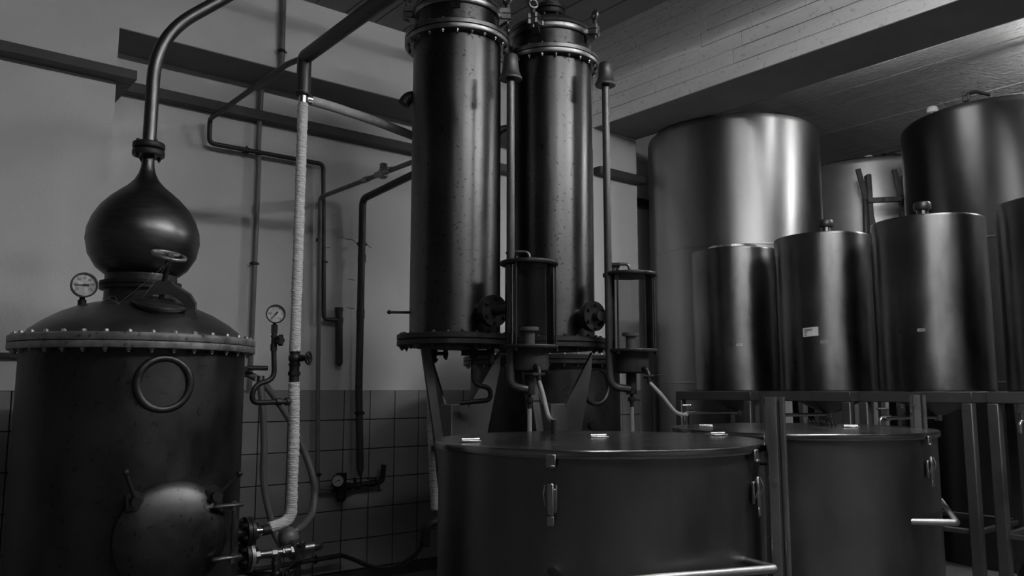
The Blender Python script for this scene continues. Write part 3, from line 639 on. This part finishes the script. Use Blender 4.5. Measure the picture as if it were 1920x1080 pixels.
# ------------------------------------------------------------------ small numbered tanks on stands
ROWX = 5.35
def k_tank(y, num, label, cap, sticker, dphi, zl, r=.325, tap=True):
    cx, cy = ROWX, y; c = (cx, cy)
    t = thing('storage_tank', label, 'tank', (cx, cy, 0), 'small numbered tanks on stands')
    obj('body', MB().lathe([(.03, 1.245), (.05, 1.245), (r-.03, 1.36), (r-.004, 1.385), (r, 1.395), (r, 2.462), (r-.004, 2.468), (r-.03, 2.47), (.09, 2.5), (.08, 2.5)], (cx, cy, 0), 72), 'steel2', t)
    if cap:
        a = camang(c)
        cq = (cx+.16*math.cos(a+cap), cy+.16*math.sin(a+cap))
        cpb = obj('filler_neck', MB().lathe([(.035, 2.46), (.035, 2.535)], (cq[0], cq[1], 0), 20), 'steel2', t)
        obj('filler_cap', MB().lathe([(.05, 2.525), (.052, 2.53), (.052, 2.565), (.047, 2.572), (1e-6, 2.573)], (cq[0], cq[1], 0), 16), 'black', cpb)
    else:
        obj('rim_lip', MB().lathe([(.1, 2.47), (.19, 2.474), (.19, 2.492), (.1, 2.495)], (cx-.08, cy-.05, 0), 32), 'bright', t)
    h = .31; lw = .06
    bars = [((cx-h, cy, 1.357), (lw*.8, 2*h+lw, .066)), ((cx+h, cy, 1.357), (lw*.8, 2*h+lw, .066)), ((cx, cy-h, 1.357), (2*h, lw*.8, .066)), ((cx, cy+h, 1.357), (2*h, lw*.8, .066))]
    for p, s in bars: obj('frame_bar', MB().bbox(p, s, .004), 'frame', t)
    for p, s in (((cx-h, cy, .60), (.03, 2*h, .03)), ((cx+h, cy, .60), (.03, 2*h, .03)), ((cx, cy-h, .60), (2*h, .03, .03)), ((cx, cy+h, .60), (2*h, .03, .03))): obj('lower_rail', MB().bbox(p, s, .004), 'frame', t)
    for sx in (-1, 1):
        for sy in (-1, 1): obj('leg', MB().bbox((cx+sx*h, cy+sy*h, .662), (lw, lw, 1.324), .006), 'frame', t)
    pb = MB().cyl((cx, cy, 1.26), (cx, cy, 1.21), .022, 14).sweep([(cx, cy, 1.232), (cx-.42, cy+.1, 1.232)], .012, 12)
    op = obj('outlet_pipe', pb, 'bright', t)
    q = Vector((cx-.42, cy+.1, 1.232)); tb = MB().cyl(q, q+Vector((-.05, .012, 0)), .019, 12).sweep(fillet([q+Vector((-.03, .01, 0)), q+Vector((-.08, .02, 0)), q+Vector((-.085, .02, -.06))], .03), .012, 10).cyl(q+Vector((-.06, .015, 0)), q+Vector((-.06, .015, .055)), .007, 8).cyl(q+Vector((-.09, .03, .055)), q+Vector((-.03, 0, .055)), .007, 8)
    obj('tap', tb, 'bright', op)
    if num:
        ph = camang(c)+dphi; mb = MB(); vs, fs = text_geo('K', .052)
        for txt, off in (('K', -.042), (num, .012)):
            vs, fs = text_geo(txt, .058); wrap_geo(mb, [(v[0]*.8+off, v[1], 0) for v in vs], fs, c, r+.0012, ph, zl)
        obj('stencilled_number', mb, 'ink', t)
        obj('tag_label', wrap_patch(MB(), c, r, ph+.082/r, zl+.004, .042, .018, tilt=.03), 'paper' if num == '19' else 'paper2', t)
        ln = MB(); wrap_patch(ln, c, r+.0016, ph+.082/r, zl+.004, .03, .004, .0005, .03); obj('print', ln, 'frame', t)
        if sticker:
            s1 = obj('paper_label', wrap_patch(MB(), c, r, ph+.0/r, zl+.073, .103, .06, tilt=.07), 'paper', t)
            for zz, ww, oo in ((.018, .06, -.012), (.009, .055, -.014), (0, .02, -.03), (-.010, .018, -.032), (-.02, .016, -.032)):
                obj('print', wrap_patch(MB(), c, r+.0016, ph+oo/r, zl+.073+zz+.07*oo, ww, .004, .0005, .07), 'frame', s1)
    return t
k_tank(3.84, '19', 'steel tank stencilled K 19 on a stand, leftmost of the numbered tanks', None, False, -.20, 1.725)
k_tank(3.092, '18', 'steel tank stencilled K 18 with a white paper label and a black cap', .2, True, -.30, 1.715)
k_tank(2.358, '17', 'steel tank stencilled K 17 on a stand, nearest of the numbered tanks', -.1, False, -.43, 1.755, .335)
k_tank(1.60, None, 'steel tank on a stand cut off by the right edge of the picture', None, False, 0, 1.7, .33)

# ------------------------------------------------------------------ tall storage tanks behind
def big_tank(c, label, knob, hatch, m='steel', R=.79):
    cx, cy = c; t = thing('tall_tank', label, 'tank', (cx, cy, 0), 'tall steel storage tanks')
    def ring(z): return [(R, z-.006), (R+.003, z), (R, z+.006)]
    obj('shell', MB().lathe([(R, 0.0)]+ring(1.46)+ring(2.63)+[(R, 3.735), (R-.008, 3.765), (R-.03, 3.785), (R-.05, 3.79)], (cx, cy, 0), 112), m, t)
    obj('top', MB().lathe([(R-.045, 3.785), (R-.1, 3.79), (R-.14, 3.80), (R-.15, 3.83), (R-.2, 3.835), (.3, 3.85), (1e-6, 3.855)], (cx, cy, 0), 96), 'lid', t)
    a = camang(c)
    p = (cx+knob[0]*math.cos(a+knob[1]), cy+knob[0]*math.sin(a+knob[1]))
    obj('vent_cap', MB().lathe([(.02, 3.8), (.02, 3.845), (.042, 3.85), (.047, 3.86), (.047, 3.88), (.038, 3.9), (.015, 3.906), (1e-6, 3.906)], (p[0], p[1], 0), 20), 'plastic', t)
    p = (cx+hatch[0]*math.cos(a+hatch[1]), cy+hatch[0]*math.sin(a+hatch[1]))
    hq = obj('manhole', MB().lathe([(.22, 3.82), (.23, 3.85), (.225, 3.86), (.1, 3.872), (1e-6, 3.874)], (cx+.0, cy, 0), 44), 'steel', t)
    cb = MB().bbox((p[0], p[1], 3.875), (.045, .05, .08), .008); cb.cyl((p[0]-.04, p[1], 3.9), (p[0]+.04, p[1], 3.9), .018, 12); cb.sweep(fillet([(p[0], p[1], 3.9), (p[0]+.03, p[1]-.06, 3.92), (p[0]+.08, p[1]-.16, 3.87)], .04), .014, 10)
    obj('manhole_clamp', cb, 'black', hq)
    return t
big_tank((6.43, 4.60), 'tall stainless tank directly behind the K 19 tank, just right of the pillar', (.42, .78), (.42, .97))
big_tank((8.72, 4.47), 'tall stainless tank farthest back, partly hidden behind the wooden ladder', (.4, .1), (.4, .55), 'steellit')
big_tank((7.87, 2.79), 'tall stainless tank cut by the right picture edge, nearest of the tall ones', (.62, -.9), (.62, -.35), 'steelshade')

# ------------------------------------------------------------------ wooden ladder
ld = thing('step_ladder', 'weathered wooden step ladder standing between the tall tanks', 'ladder', (7.9, 3.9, 0))
def beam(mb, a, b_, w1, w2, xd):
    a, b_ = Vector(a), Vector(b_); return mb.bbox((0, 0, 0), (w1, w2, (b_-a).length), .005, orient((a+b_)/2, b_-a, xd))
u = Vector((.8, -.6, 0)); A0 = Vector((7.78, 3.99, 0)); n_ = Vector((-.6, -.8, 0))
for k0 in (0, .37):
    o = A0+u*k0
    obj('front_stile', beam(MB(), o-u*.05+n_*.19, o+u*.035+n_*-.02+Vector((0, 0, 3.54)), .045, .075, u), 'wood', ld)
    obj('rear_stile', beam(MB(), o-u*.04-n_*.14, o-n_*.03+Vector((0, 0, 3.3)), .04, .05, u), 'wood', ld)
    obj('brace', beam(MB(), o+u*.14-n_*.02+Vector((0, 0, 2.7)), o-u*.065-n_*.015+Vector((0, 0, 3.60)), .05, .03, u), 'wood', ld)
for i in range(9):
    z = 3.265-.345*i; off = n_*(.19*(1-z/3.54)+.02)
    obj('rung', beam(MB(), A0-u*.01+off+Vector((0, 0, z)), A0+u*.40+off+Vector((0, 0, z+.02)), .05, .045, (0, 0, 1)), 'wood', ld)
rp = A0+u*.33+n_*.06+Vector((0, 0, 3.285))
obj('twine', MB().torus(.035, .006, orient(rp, u), 16, 6).sweep(smooth_path([rp, rp-u*.03+Vector((0, 0, -.08)), rp-u*.05+Vector((0, 0, -.14))], 5), .004, 6).sweep(smooth_path([rp, rp-u*.0+Vector((0, 0, -.05)), rp-u*.04+Vector((0, 0, -.1))], 5), .004, 6), 'cable', ld)

# ------------------------------------------------------------------ pipe work on the back wall
def pipe(name, label, path, r, m, rad=.045, group=None, seg=16):
    return tag(obj(name, MB().sweep(fillet(path, rad, 7), r, seg), m, at=path[0]), label, 'pipe', group)
def clip(par, p, r, ax='z'):
    b = MB()
    if ax == 'z': b.lathe([(r, -.012), (r+.006, -.01), (r+.006, .01), (r, .012)], p, 16).bbox((p[0], p[1]+.03, p[2]), (.012, .07, .014), .002).cyl((p[0]-r-.016, p[1], p[2]), (p[0]+r+.016, p[1], p[2]), .006, 8)
    else: b.cyl((p[0]-.011, p[1], p[2]), (p[0]+.011, p[1], p[2]), r+.006, 16).cyl((p[0], p[1], p[2]-r-.016), (p[0], p[1], p[2]+r+.016), .006, 8).bbox((p[0], p[1]+.03, p[2]), (.012, .07, .012), .002)
    return obj('pipe_clip', b, 'iron', par)
# thin black pipe: from the overhead run back to the wall, down, along and down again
pp = pipe('service_pipe', 'thin black pipe running along the wall, stepping right and then down to a stub', [(1.825, 4.085, 3.215), (1.805, 4.25, 3.226), (1.80, 5.5, 3.235), (1.81, 5.52, 3.072), (2.66, 5.53, 3.076), (2.70, 5.53, 1.915), (2.815, 5.535, 1.915)], .0165, 'pipe_dark', .04)
clip(pp, (2.075, 5.53, 3.072), .016, 'x'); clip(pp, (2.685, 5.53, 2.34), .016)
st_ = tag(obj('stub_pipe', MB().cyl((2.825, 5.54, 2.0), (2.838, 5.54, 1.60), .027, 18).sphere((2.838, 5.54, 1.60), .026), 'pipe_dark', at=(2.83, 5.54, 1.58)), 'short thick black capped pipe on the wall below the pipe elbow', 'pipe')
obj('collar', MB().cyl((2.826, 5.54, 1.98), (2.825, 5.54, 2.01), .031, 18).cyl((2.828, 5.54, 1.895), (2.829, 5.54, 1.935), .031, 18), 'pipe_dark', st_)
# grey conduit from the ceiling, over the lintel edge and down the wall
cd = pipe('conduit', 'slim grey conduit coming down from the ceiling, over the lintel and down the wall', [(2.15, 5.16, 4.12), (2.155, 5.16, 3.56), (2.17, 5.55, 3.56), (2.165, 5.55, 3.10), (2.175, 5.555, 2.98), (2.172, 5.555, 1.40)], .0185, 'pipe_grey', .03)
clip(cd, (2.152, 5.16, 3.70), .018); clip(cd, (2.172, 5.555, 2.28), .018)
# overhead dark insulated pipe and drop to the wrapped pipe
oh = pipe('overhead_pipe', 'thick dark overhead pipe coming forward from the top of the wrapped pipe', [(1.83, .6, 3.24), (1.83, 4.075, 3.215), (1.83, 4.075, 3.02)], .039, 'pipe_dark', .03, seg=20)
obj('drop_sleeve', MB().cyl((1.83, 4.075, 3.005), (1.83, 4.075, 3.165), .036, 20), 'pipe_grey', oh)
obj('sleeve_ring', MB().cyl((1.83, 4.075, 3.0), (1.83, 4.075, 3.012), .042, 20), 'iron', oh)
def wrapped(name, label, path, r, rad=.09):
    pts = resample(fillet(path, rad, 8), .011); rr = []
    for i, p in enumerate(pts):
        rr.append(r*(1+.045*math.sin(i*2.1)+random.uniform(-.05, .05)+.03*math.sin(i*.23)))
    return tag(obj(name, MB().sweep(pts, rr, 18), 'wrap', at=path[-1], sharp=80), label, 'pipe', 'white wrapped pipes')
wpx, wpy = 1.83, 4.075
w1 = wrapped('wrapped_pipe', 'upper white cloth wrapped pipe standing between the gauge and the wall pipes', [(wpx, wpy, 2.955), (wpx, wpy, 1.605)], .0275)
obj('top_collar', MB().cyl((wpx, wpy, 2.94), (wpx, wpy, 3.01), .023, 18).cyl((wpx+.02, wpy+.01, 2.985), (wpx+.05, wpy+.01, 2.985), .03, 18), 'bright', w1)
obj('tape', MB().lathe([(.029, 1.60), (.03, 1.605), (.03, 1.65), (.029, 1.655)], (wpx, wpy, 0), 20), 'wrap', w1)
vt = thing('gate_valve', 'dark iron gate valve between the upper and lower wrapped pipe', 'valve', (wpx, wpy, 1.44))
obj('valve_body', MB().lathe([(.026, 1.44), (.026, 1.60)], (wpx, wpy, 0), 18).lathe([(.034, 1.475), (.034, 1.495)], (wpx, wpy, 0), 8).lathe([(.028, 1.52), (.028, 1.526), (.031, 1.53), (.031, 1.538)], (wpx, wpy, 0), 18).sphere((wpx, wpy, 1.565), .033).lathe([(.03, 1.592), (.03, 1.605)], (wpx, wpy, 0), 8), 'iron', vt)
vd = Vector((.6, -.8, 0)).normalized(); q = Vector((wpx, wpy, 1.565))
obj('bonnet', MB().cyl(q, q+vd*.075, .014, 12).cyl(q+vd*.03, q+vd*.045, .02, 6), 'iron', vt)
obj('hand_wheel', hwheel(MB(), q+vd*.08, vd, .031, .005, 5, True), 'iron', vt)
w2 = wrapped('wrapped_pipe', 'lower white cloth wrapped pipe bending to the flange beside the still', [(wpx, wpy, 1.44), (wpx+.01, wpy, 1.2), (wpx+.01, wpy, .735), (wpx-.11, wpy-.005, .71)], .0285, .06)
# stuff on the still side nozzles
def side_nozzle(z, label, first):
    t = thing('flanged_outlet', label, 'pipe fitting', (1.62, 4.07, z))
    obj('stub', MB().cyl((1.50, 4.07, z), (1.60, 4.07, z), .028, 18).lathe([(.05, 0), (.04, .02)], M=orient((1.515, 4.07, z), (1, 0, 0)), seg=18), 'iron', t)
    obj('flange', MB().cyl((1.592, 4.07, z), (1.609, 4.07, z), .075, 28), 'iron', t); obj('flange', MB().cyl((1.613, 4.07, z), (1.63, 4.07, z), .075, 28), 'iron' if first else 'flange', t)
    for k in range(6):
        a = .3+k*PI/3; inst('bolt', bolt_mesh_n, (1.611, 4.07+.058*math.cos(a), z+.058*math.sin(a)), t, (0, PI/2, 0))
    return t
n1 = side_nozzle(.70, 'upper flanged outlet on the right side of the big still', True)
obj('union', MB().cyl((1.63, 4.07, .70), (1.66, 4.07, .70), .024, 18).cyl((1.66, 4.07, .70), (1.685, 4.07, .70), .02, 18), 'bright', n1)
obj('sleeve', MB().cyl((1.685, 4.07, .70), (1.73, 4.07, .705), .026, 16), 'iron', n1)
n2 = side_nozzle(.583, 'lower flanged outlet on the right side of the big still with brass tee and valve', False)
obj('tee', MB().cyl((1.63, 4.07, .583), (1.80, 4.07, .583), .021, 16).cyl((1.65, 4.07, .583), (1.67, 4.07, .583), .03, 8).cyl((1.735, 4.07, .583), (1.76, 4.07, .583), .026, 8).cyl((1.79, 4.07, .583), (1.80, 4.07, .583), .027, 8).cyl((1.765, 4.07, .583), (1.765, 4.07, .498), .021, 14).cyl((1.765, 4.07, .528), (1.765, 4.07, .546), .026, 8), 'cap', n2)
q = Vector((1.765, 4.07, .478)); wv = obj('drain_valve', MB().sphere(q, .026).cyl(q, q+vd*.05, .012, 12), 'iron', n2); obj('hand_wheel', hwheel(MB(), q+vd*.055, vd, .03, .005, 5), 'iron', wv)
tr_ = thing('steam_trap', 'cast steam trap with square bolted body and black nose by the lower outlet', 'steam trap', (1.87, 4.07, .50))
obj('trap_body', MB().bbox((1.875, 4.07, .583), (.07, .075, .1), .012).cyl((1.80, 4.07, .583), (1.96, 4.07, .588), .03, 18).cyl((1.83, 4.07, .583), (1.845, 4.07, .583), .036, 8), 'cap', tr_)
for dz in (-.035, .035): obj('trap_bolt', MB().cyl((1.875, 4.025, .583+dz), (1.875, 4.04, .583+dz), .01, 6), 'cap', tr_)
obj('nose', MB().lathe([(.026, 0), (.024, .02), (.02, .05), (.008, .062), (1e-6, .063)], M=orient((1.955, 4.07, .588), (1, 0, .05)), seg=18), 'black', tr_)
obj('trap_dome', MB().sphere((1.86, 4.15, .638), .055, 18, 10).cyl((1.86, 4.13, .668), (1.9, 4.13, .673), .012, 10), 'pipe_grey', tr_)
# gauge on siphon
gq = Vector((1.712, 4.06, 1.79))
gt = thing('pressure_gauge', 'round white pressure gauge on a curved siphon pipe beside the wrapped pipe', 'gauge', (gq.x, gq.y, 1.40))
dial(gt, gq, (-.45, -.9, 0), .046, ['0', '0.5', '1', '1.5', '2', '2.5'], -140, 'gauge_case', (-140, 140))
obj('gauge_stem', MB().cyl((gq.x, gq.y+.012, 1.69), (gq.x, gq.y+.012, 1.735), .0165, 6).cyl((gq.x, gq.y+.012, 1.73), (gq.x, gq.y+.012, 1.75), .009, 10).cyl((gq.x, gq.y+.012, 1.60), (gq.x, gq.y+.012, 1.70), .014, 12).cyl((gq.x, gq.y+.012, 1.67), (gq.x, gq.y+.012, 1.68), .018, 8).cyl((gq.x, gq.y+.012, 1.60), (gq.x, gq.y+.012, 1.635), .018, 8), 'iron', gt)
q = Vector((gq.x, gq.y+.012, 1.655)); kb = MB().cyl(q, q+vd*.03, .01, 10); Mk = orient(q+vd*.035, vd); 
poly = [((.026+.005*math.cos(5*a))*math.cos(a), (.026+.005*math.cos(5*a))*math.sin(a)) for a in [2*PI*k/40 for k in range(40)]]
obj('cock_knob', kb.prism(poly, .02, Mk), 'black', gt); 
obj('siphon', MB().sweep(fillet([(gq.x, gq.y+.012, 1.61), (gq.x+.01, gq.y+.012, 1.455), (gq.x-.10, gq.y, 1.425), (gq.x-.115, gq.y, 1.335), (wpx, wpy, 1.34)], .05), .0135, 14), 'iron', gt)
obj('siphon_nut', MB().cyl((wpx-.10, wpy-.01, 1.339), (wpx-.07, wpy-.007, 1.339), .018, 8).cyl((wpx-.045, wpy-.004, 1.34), (wpx-.02, wpy, 1.34), .02, 8), 'iron', gt)
# pale diagonal pipe to the condenser
dg = tag(obj('crossover_pipe', MB().sweep(fillet([(1.86, 4.085, 2.985), (2.0, 4.10, 2.985), (2.3, 4.16, 2.985), (2.75, 4.26, 2.965)], .2), .027, 18), 'pipe_light', at=(1.86, 4.085, 2.985)), 'pale insulated pipe sloping from the wrapped pipe to behind the left condenser', 'pipe')
# two pipes that come off the wall behind the left condenser
pa = pipe('service_pipe', 'slim grey pipe with an inline valve bending down the wall to the small regulator', [(2.64, 4.12, 2.805), (2.63, 5.5, 2.815), (2.665, 5.52, 1.4), (2.675, 5.5, .70), (2.80, 5.5, .70)], .0155, 'pipe_grey', .035)
clip(pa, (2.645, 5.51, 2.5), .015); clip(pa, (2.672, 5.5, .80), .015)
pb_ = pipe('service_pipe', 'thick black pipe bending down the wall and stopping above the regulator', [(2.99, 4.1, 2.94), (2.965, 5.47, 2.845), (2.985, 5.5, 1.4), (3.0, 5.48, .82)], .0275, 'pipe_dark', .06, seg=18)
obj('pipe_tip', MB().cyl((3.0, 5.48, .83), (3.0, 5.48, .77), .027, 16, .012), 'pipe_dark', pb_)
clip(pb_, (2.975, 5.485, 2.5), .028); clip(pb_, (2.99, 5.49, 1.23), .028)
for z0, z1 in ((2.36, 2.42), (1.93, 2.0)): obj('coupling', MB().cyl((2.978, 5.488, z0), (2.978, 5.488, z1), .031, 18), 'pipe_dark', pb_)
vq = Vector((2.635, 4.59, 2.812)); iv = thing('inline_valve', 'small bright inline valve on the slim pipe near the left condenser', 'valve', tuple(vq))
obj('valve_body', MB().bbox((vq.x, vq.y, vq.z-.005), (.05, .06, .075), .012).cyl(vq+Vector((0, .09, 0)), vq+Vector((0, -.09, 0)), .021, 12), 'flange', iv)
obj('valve_cap', MB().lathe([(.026, .03), (.026, .055), (.02, .06)], vq, 8).cyl(vq+Vector((0, .26, 0)), vq+Vector((0, .20, 0)), .022, 8), 'flange', iv)
# regulator
rg = thing('pressure_regulator', 'small wall pressure regulator with dial and levers low on the tiles', 'regulator', (2.85, 5.5, .64))
obj('regulator_body', MB().cyl((2.86, 5.5, .62), (2.86, 5.5, .80), .038, 18).cyl((2.79, 5.5, .70), (2.93, 5.5, .70), .03, 16).sphere((2.86, 5.5, .63), .038), 'iron', rg)
dial(rg, (2.80, 5.44, .755), (-.35, -.9, 0), .043, ['0', '2', '4', '6', '8', '10'], -115, 'gauge_case')
obj('manifold', MB().cyl((2.92, 5.5, .70), (3.16, 5.5, .715), .019, 14).cyl((2.97, 5.5, .70), (2.97, 5.5, .76), .012, 10).cyl((2.98, 5.5, .70), (3.01, 5.5, .70), .028, 8).cyl((3.10, 5.5, .71), (3.13, 5.5, .71), .027, 8), 'iron', rg)
obj('lever', MB().bbox((3.005, 5.475, .77), (.014, .01, .13), .003), 'black', rg)
obj('lever', MB().bbox((3.08, 5.46, .752), (.075, .01, .012), .003).cyl((3.115, 5.46, .752), (3.14, 5.48, .72), .008, 8), 'black', rg)
obj('riser', MB().sweep(fillet([(3.13, 5.5, .715), (3.20, 5.5, .715), (3.21, 5.5, .84)], .03), .019, 14), 'iron', rg)
obj('bleed_cock', MB().cyl((3.165, 5.49, .72), (3.165, 5.49, .66), .006, 8).cyl((3.145, 5.49, .655), (3.185, 5.49, .655), .007, 8), 'iron', rg)
# corrugated hoses
def corr(name, label, path, r, m='hose'):
    pts = resample(smooth_path(path, 14), .0055); rr = [r*(1.0 if i % 2 else .88) for i in range(len(pts))]
    return tag(obj(name, MB().sweep(pts, rr, 14), m, at=path[-1], sharp=80), label, 'hose', 'ribbed hoses')
h1 = corr('ribbed_hose', 'ribbed hose hanging from the hook, dropping straight beside the still', [(1.84, 4.557, 1.45), (1.856, 4.545, 1.31), (1.869, 4.534, 1.104), (1.873, 4.531, .898), (1.903, 4.506, .722), (1.942, 4.475, .578), (1.99, 4.43, .515)], .021)
h2 = corr('ribbed_hose', 'ribbed hose looping out right behind the wrapped pipe down to the steam trap', [(1.74, 4.64, 1.46), (1.80, 4.66, 1.492), (1.896, 4.6, 1.42), (1.983, 4.442, 1.223), (2.051, 4.387, 1.045), (2.092, 4.354, .898), (2.098, 4.349, .81), (2.06, 4.3, .72), (1.95, 4.2, .67), (1.90, 4.16, .665)], .021)
bk = thing('hose_hook', 'dark wall bracket holding the ribbed hoses beside the still', 'bracket', (1.84, 5.55, 1.5))
obj('hook_arm', MB().bbox((1.84, 5.1, 1.525), (.025, 1.0, .025), .004).cyl((1.78, 4.6, 1.525), (1.9, 4.6, 1.525), .014, 12), 'iron', bk)
obj('clamp', MB().cyl((1.84, 4.557, 1.44), (1.84, 4.557, 1.48), .027, 14), 'bright', bk)
# floor level pipe and cables
fp = pipe('service_pipe', 'dark pipe running along the tiles near the floor toward the black cable', [(1.6, 5.45, .20), (2.55, 5.45, .222), (2.85, 5.45, .23)], .017, 'pipe_dark', .05)
clip(fp, (2.65, 5.45, .224), .017, 'x'); obj('down_leg', MB().cyl((2.52, 5.45, 0), (2.52, 5.45, .22), .022, 14), 'pipe_dark', fp)
tag(obj('black_cable', MB().sweep(smooth_path([(2.85, 5.45, .23), (2.86, 5.3, .225), (2.78, 4.85, .25), (2.72, 4.5, .32), (2.72, 4.27, .43), (2.74, 4.2, .52)], 10), .015, 12), 'cable', at=(2.85, 5.45, .23)), 'sagging black cable between the low wall pipe and the second wrapped pipe', 'cable')
tag(obj('floor_hose', MB().sweep(smooth_path([(1.58, 4.3, .52), (1.70, 4.2, .47), (1.84, 4.16, .45), (1.95, 4.2, .50), (2.06, 4.4, .52), (2.2, 4.8, .45)], 10), .019, 12), 'cable', at=(1.58, 4.3, .52)), 'black hose passing low under the steam trap beside the still', 'hose')
# second wrapped pipe beside the left condenser's post
w3 = wrapped('wrapped_pipe', 'second white wrapped pipe behind the slanting strut of the left condenser', [(2.715, 4.13, 1.57), (2.73, 4.13, 1.2), (2.765, 4.13, .70)], .0275)
obj('seam_band', MB().cyl((2.7395, 4.1, 1.075), (2.741, 4.1, 1.045), .0265, 16), 'black', w3)
v3 = thing('gate_valve', 'dark gate valve at the top of the second wrapped pipe under the flange', 'valve', (2.715, 4.1, 1.57))
obj('valve_body', MB().cyl((2.715, 4.1, 1.56), (2.715, 4.1, 1.70), .022, 14).sphere((2.715, 4.1, 1.62), .03).lathe([(.03, 1.57), (.03, 1.585)], (2.715, 4.1, 0), 8), 'iron', v3)
q = Vector((2.715, 4.1, 1.615)); v3d = Vector((.85, -.5, 0)).normalized(); obj('bonnet', MB().cyl(q, q+v3d*.07, .012, 10), 'iron', v3); obj('hand_wheel', hwheel(MB(), q+v3d*.075, vd, .032, .005, 5, True), 'iron', v3)
e3 = thing('pipe_elbow', 'dark iron elbow with bright ring at the foot of the second wrapped pipe', 'pipe fitting', (2.8, 4.1, .55))
obj('elbow', MB().sweep(fillet([(2.685, 4.12, .53), (2.69, 4.11, .62), (2.76, 4.09, .645), (2.92, 4.06, .645)], .05), .028, 16).cyl((2.685, 4.12, .50), (2.685, 4.12, .54), .034, 8), 'iron', e3)
obj('ring', MB().cyl((2.765, 4.09, .645), (2.778, 4.087, .645), .038, 18), 'bright', e3)
# gland lever and slack chain on the far vat lid
chn = thing('lid_chain', 'short slack chain lying on the lid of the farther vat', 'chain', (4.05, 2.45, 1.212))
cp = smooth_path([(3.95, 2.25, 1.226), (4.02, 2.36, 1.226), (4.12, 2.44, 1.226), (4.2, 2.56, 1.226)], 7)
for i in range(len(cp)-1):
    d = cp[i+1]-cp[i]; obj('chain_link', MB().torus(.011, .003, orient((cp[i]+cp[i+1])/2, (0, 0, 1) if i % 2 else d.cross(Vector((0, 0, 1))), d), 12, 6), 'iron', chn)

# ------------------------------------------------------------------ strip lamps on the ceiling (outside the view)
for (lx, ly, lz), ax, ln, pw, where in LAMPS:
    lp = thing('strip_lamp', 'white ceiling strip lamp with two bare tubes ' + where, 'lamp', (lx, ly, lz), 'ceiling strip lamps')
    dx, dy = (1, 0) if ax == 'x' else (0, 1)
    obj('lamp_body', MB().bbox((lx, ly, lz+.055), (ln if dx else .1, ln if dy else .1, .05), .008), 'lampwhite', lp)
    for q in (-.05, .05):
        p = Vector((lx+q*dy, ly+q*dx, lz)); d = Vector((dx, dy, 0))*ln/2*.95
        obj('lamp_tube', MB().cyl(p-d, p+d, .019, 12), emit_mat(pw), lp)
        if q > 0:
            for e in (-1, 1):
                hp = Vector((lx, ly, 0))+d*e*.7; obj('hanger', MB().cyl((hp.x, hp.y, lz+.07), (hp.x, hp.y, (CZ if lx < 5 else CRZ)+.012), .008, 8), 'lampwhite', lp)
        for e in (-1, 1): obj('tube_holder', MB().bbox(tuple(p+d*e*1.02+Vector((0, 0, .01))), (.03, .03, .07), .004), 'lampwhite', lp)
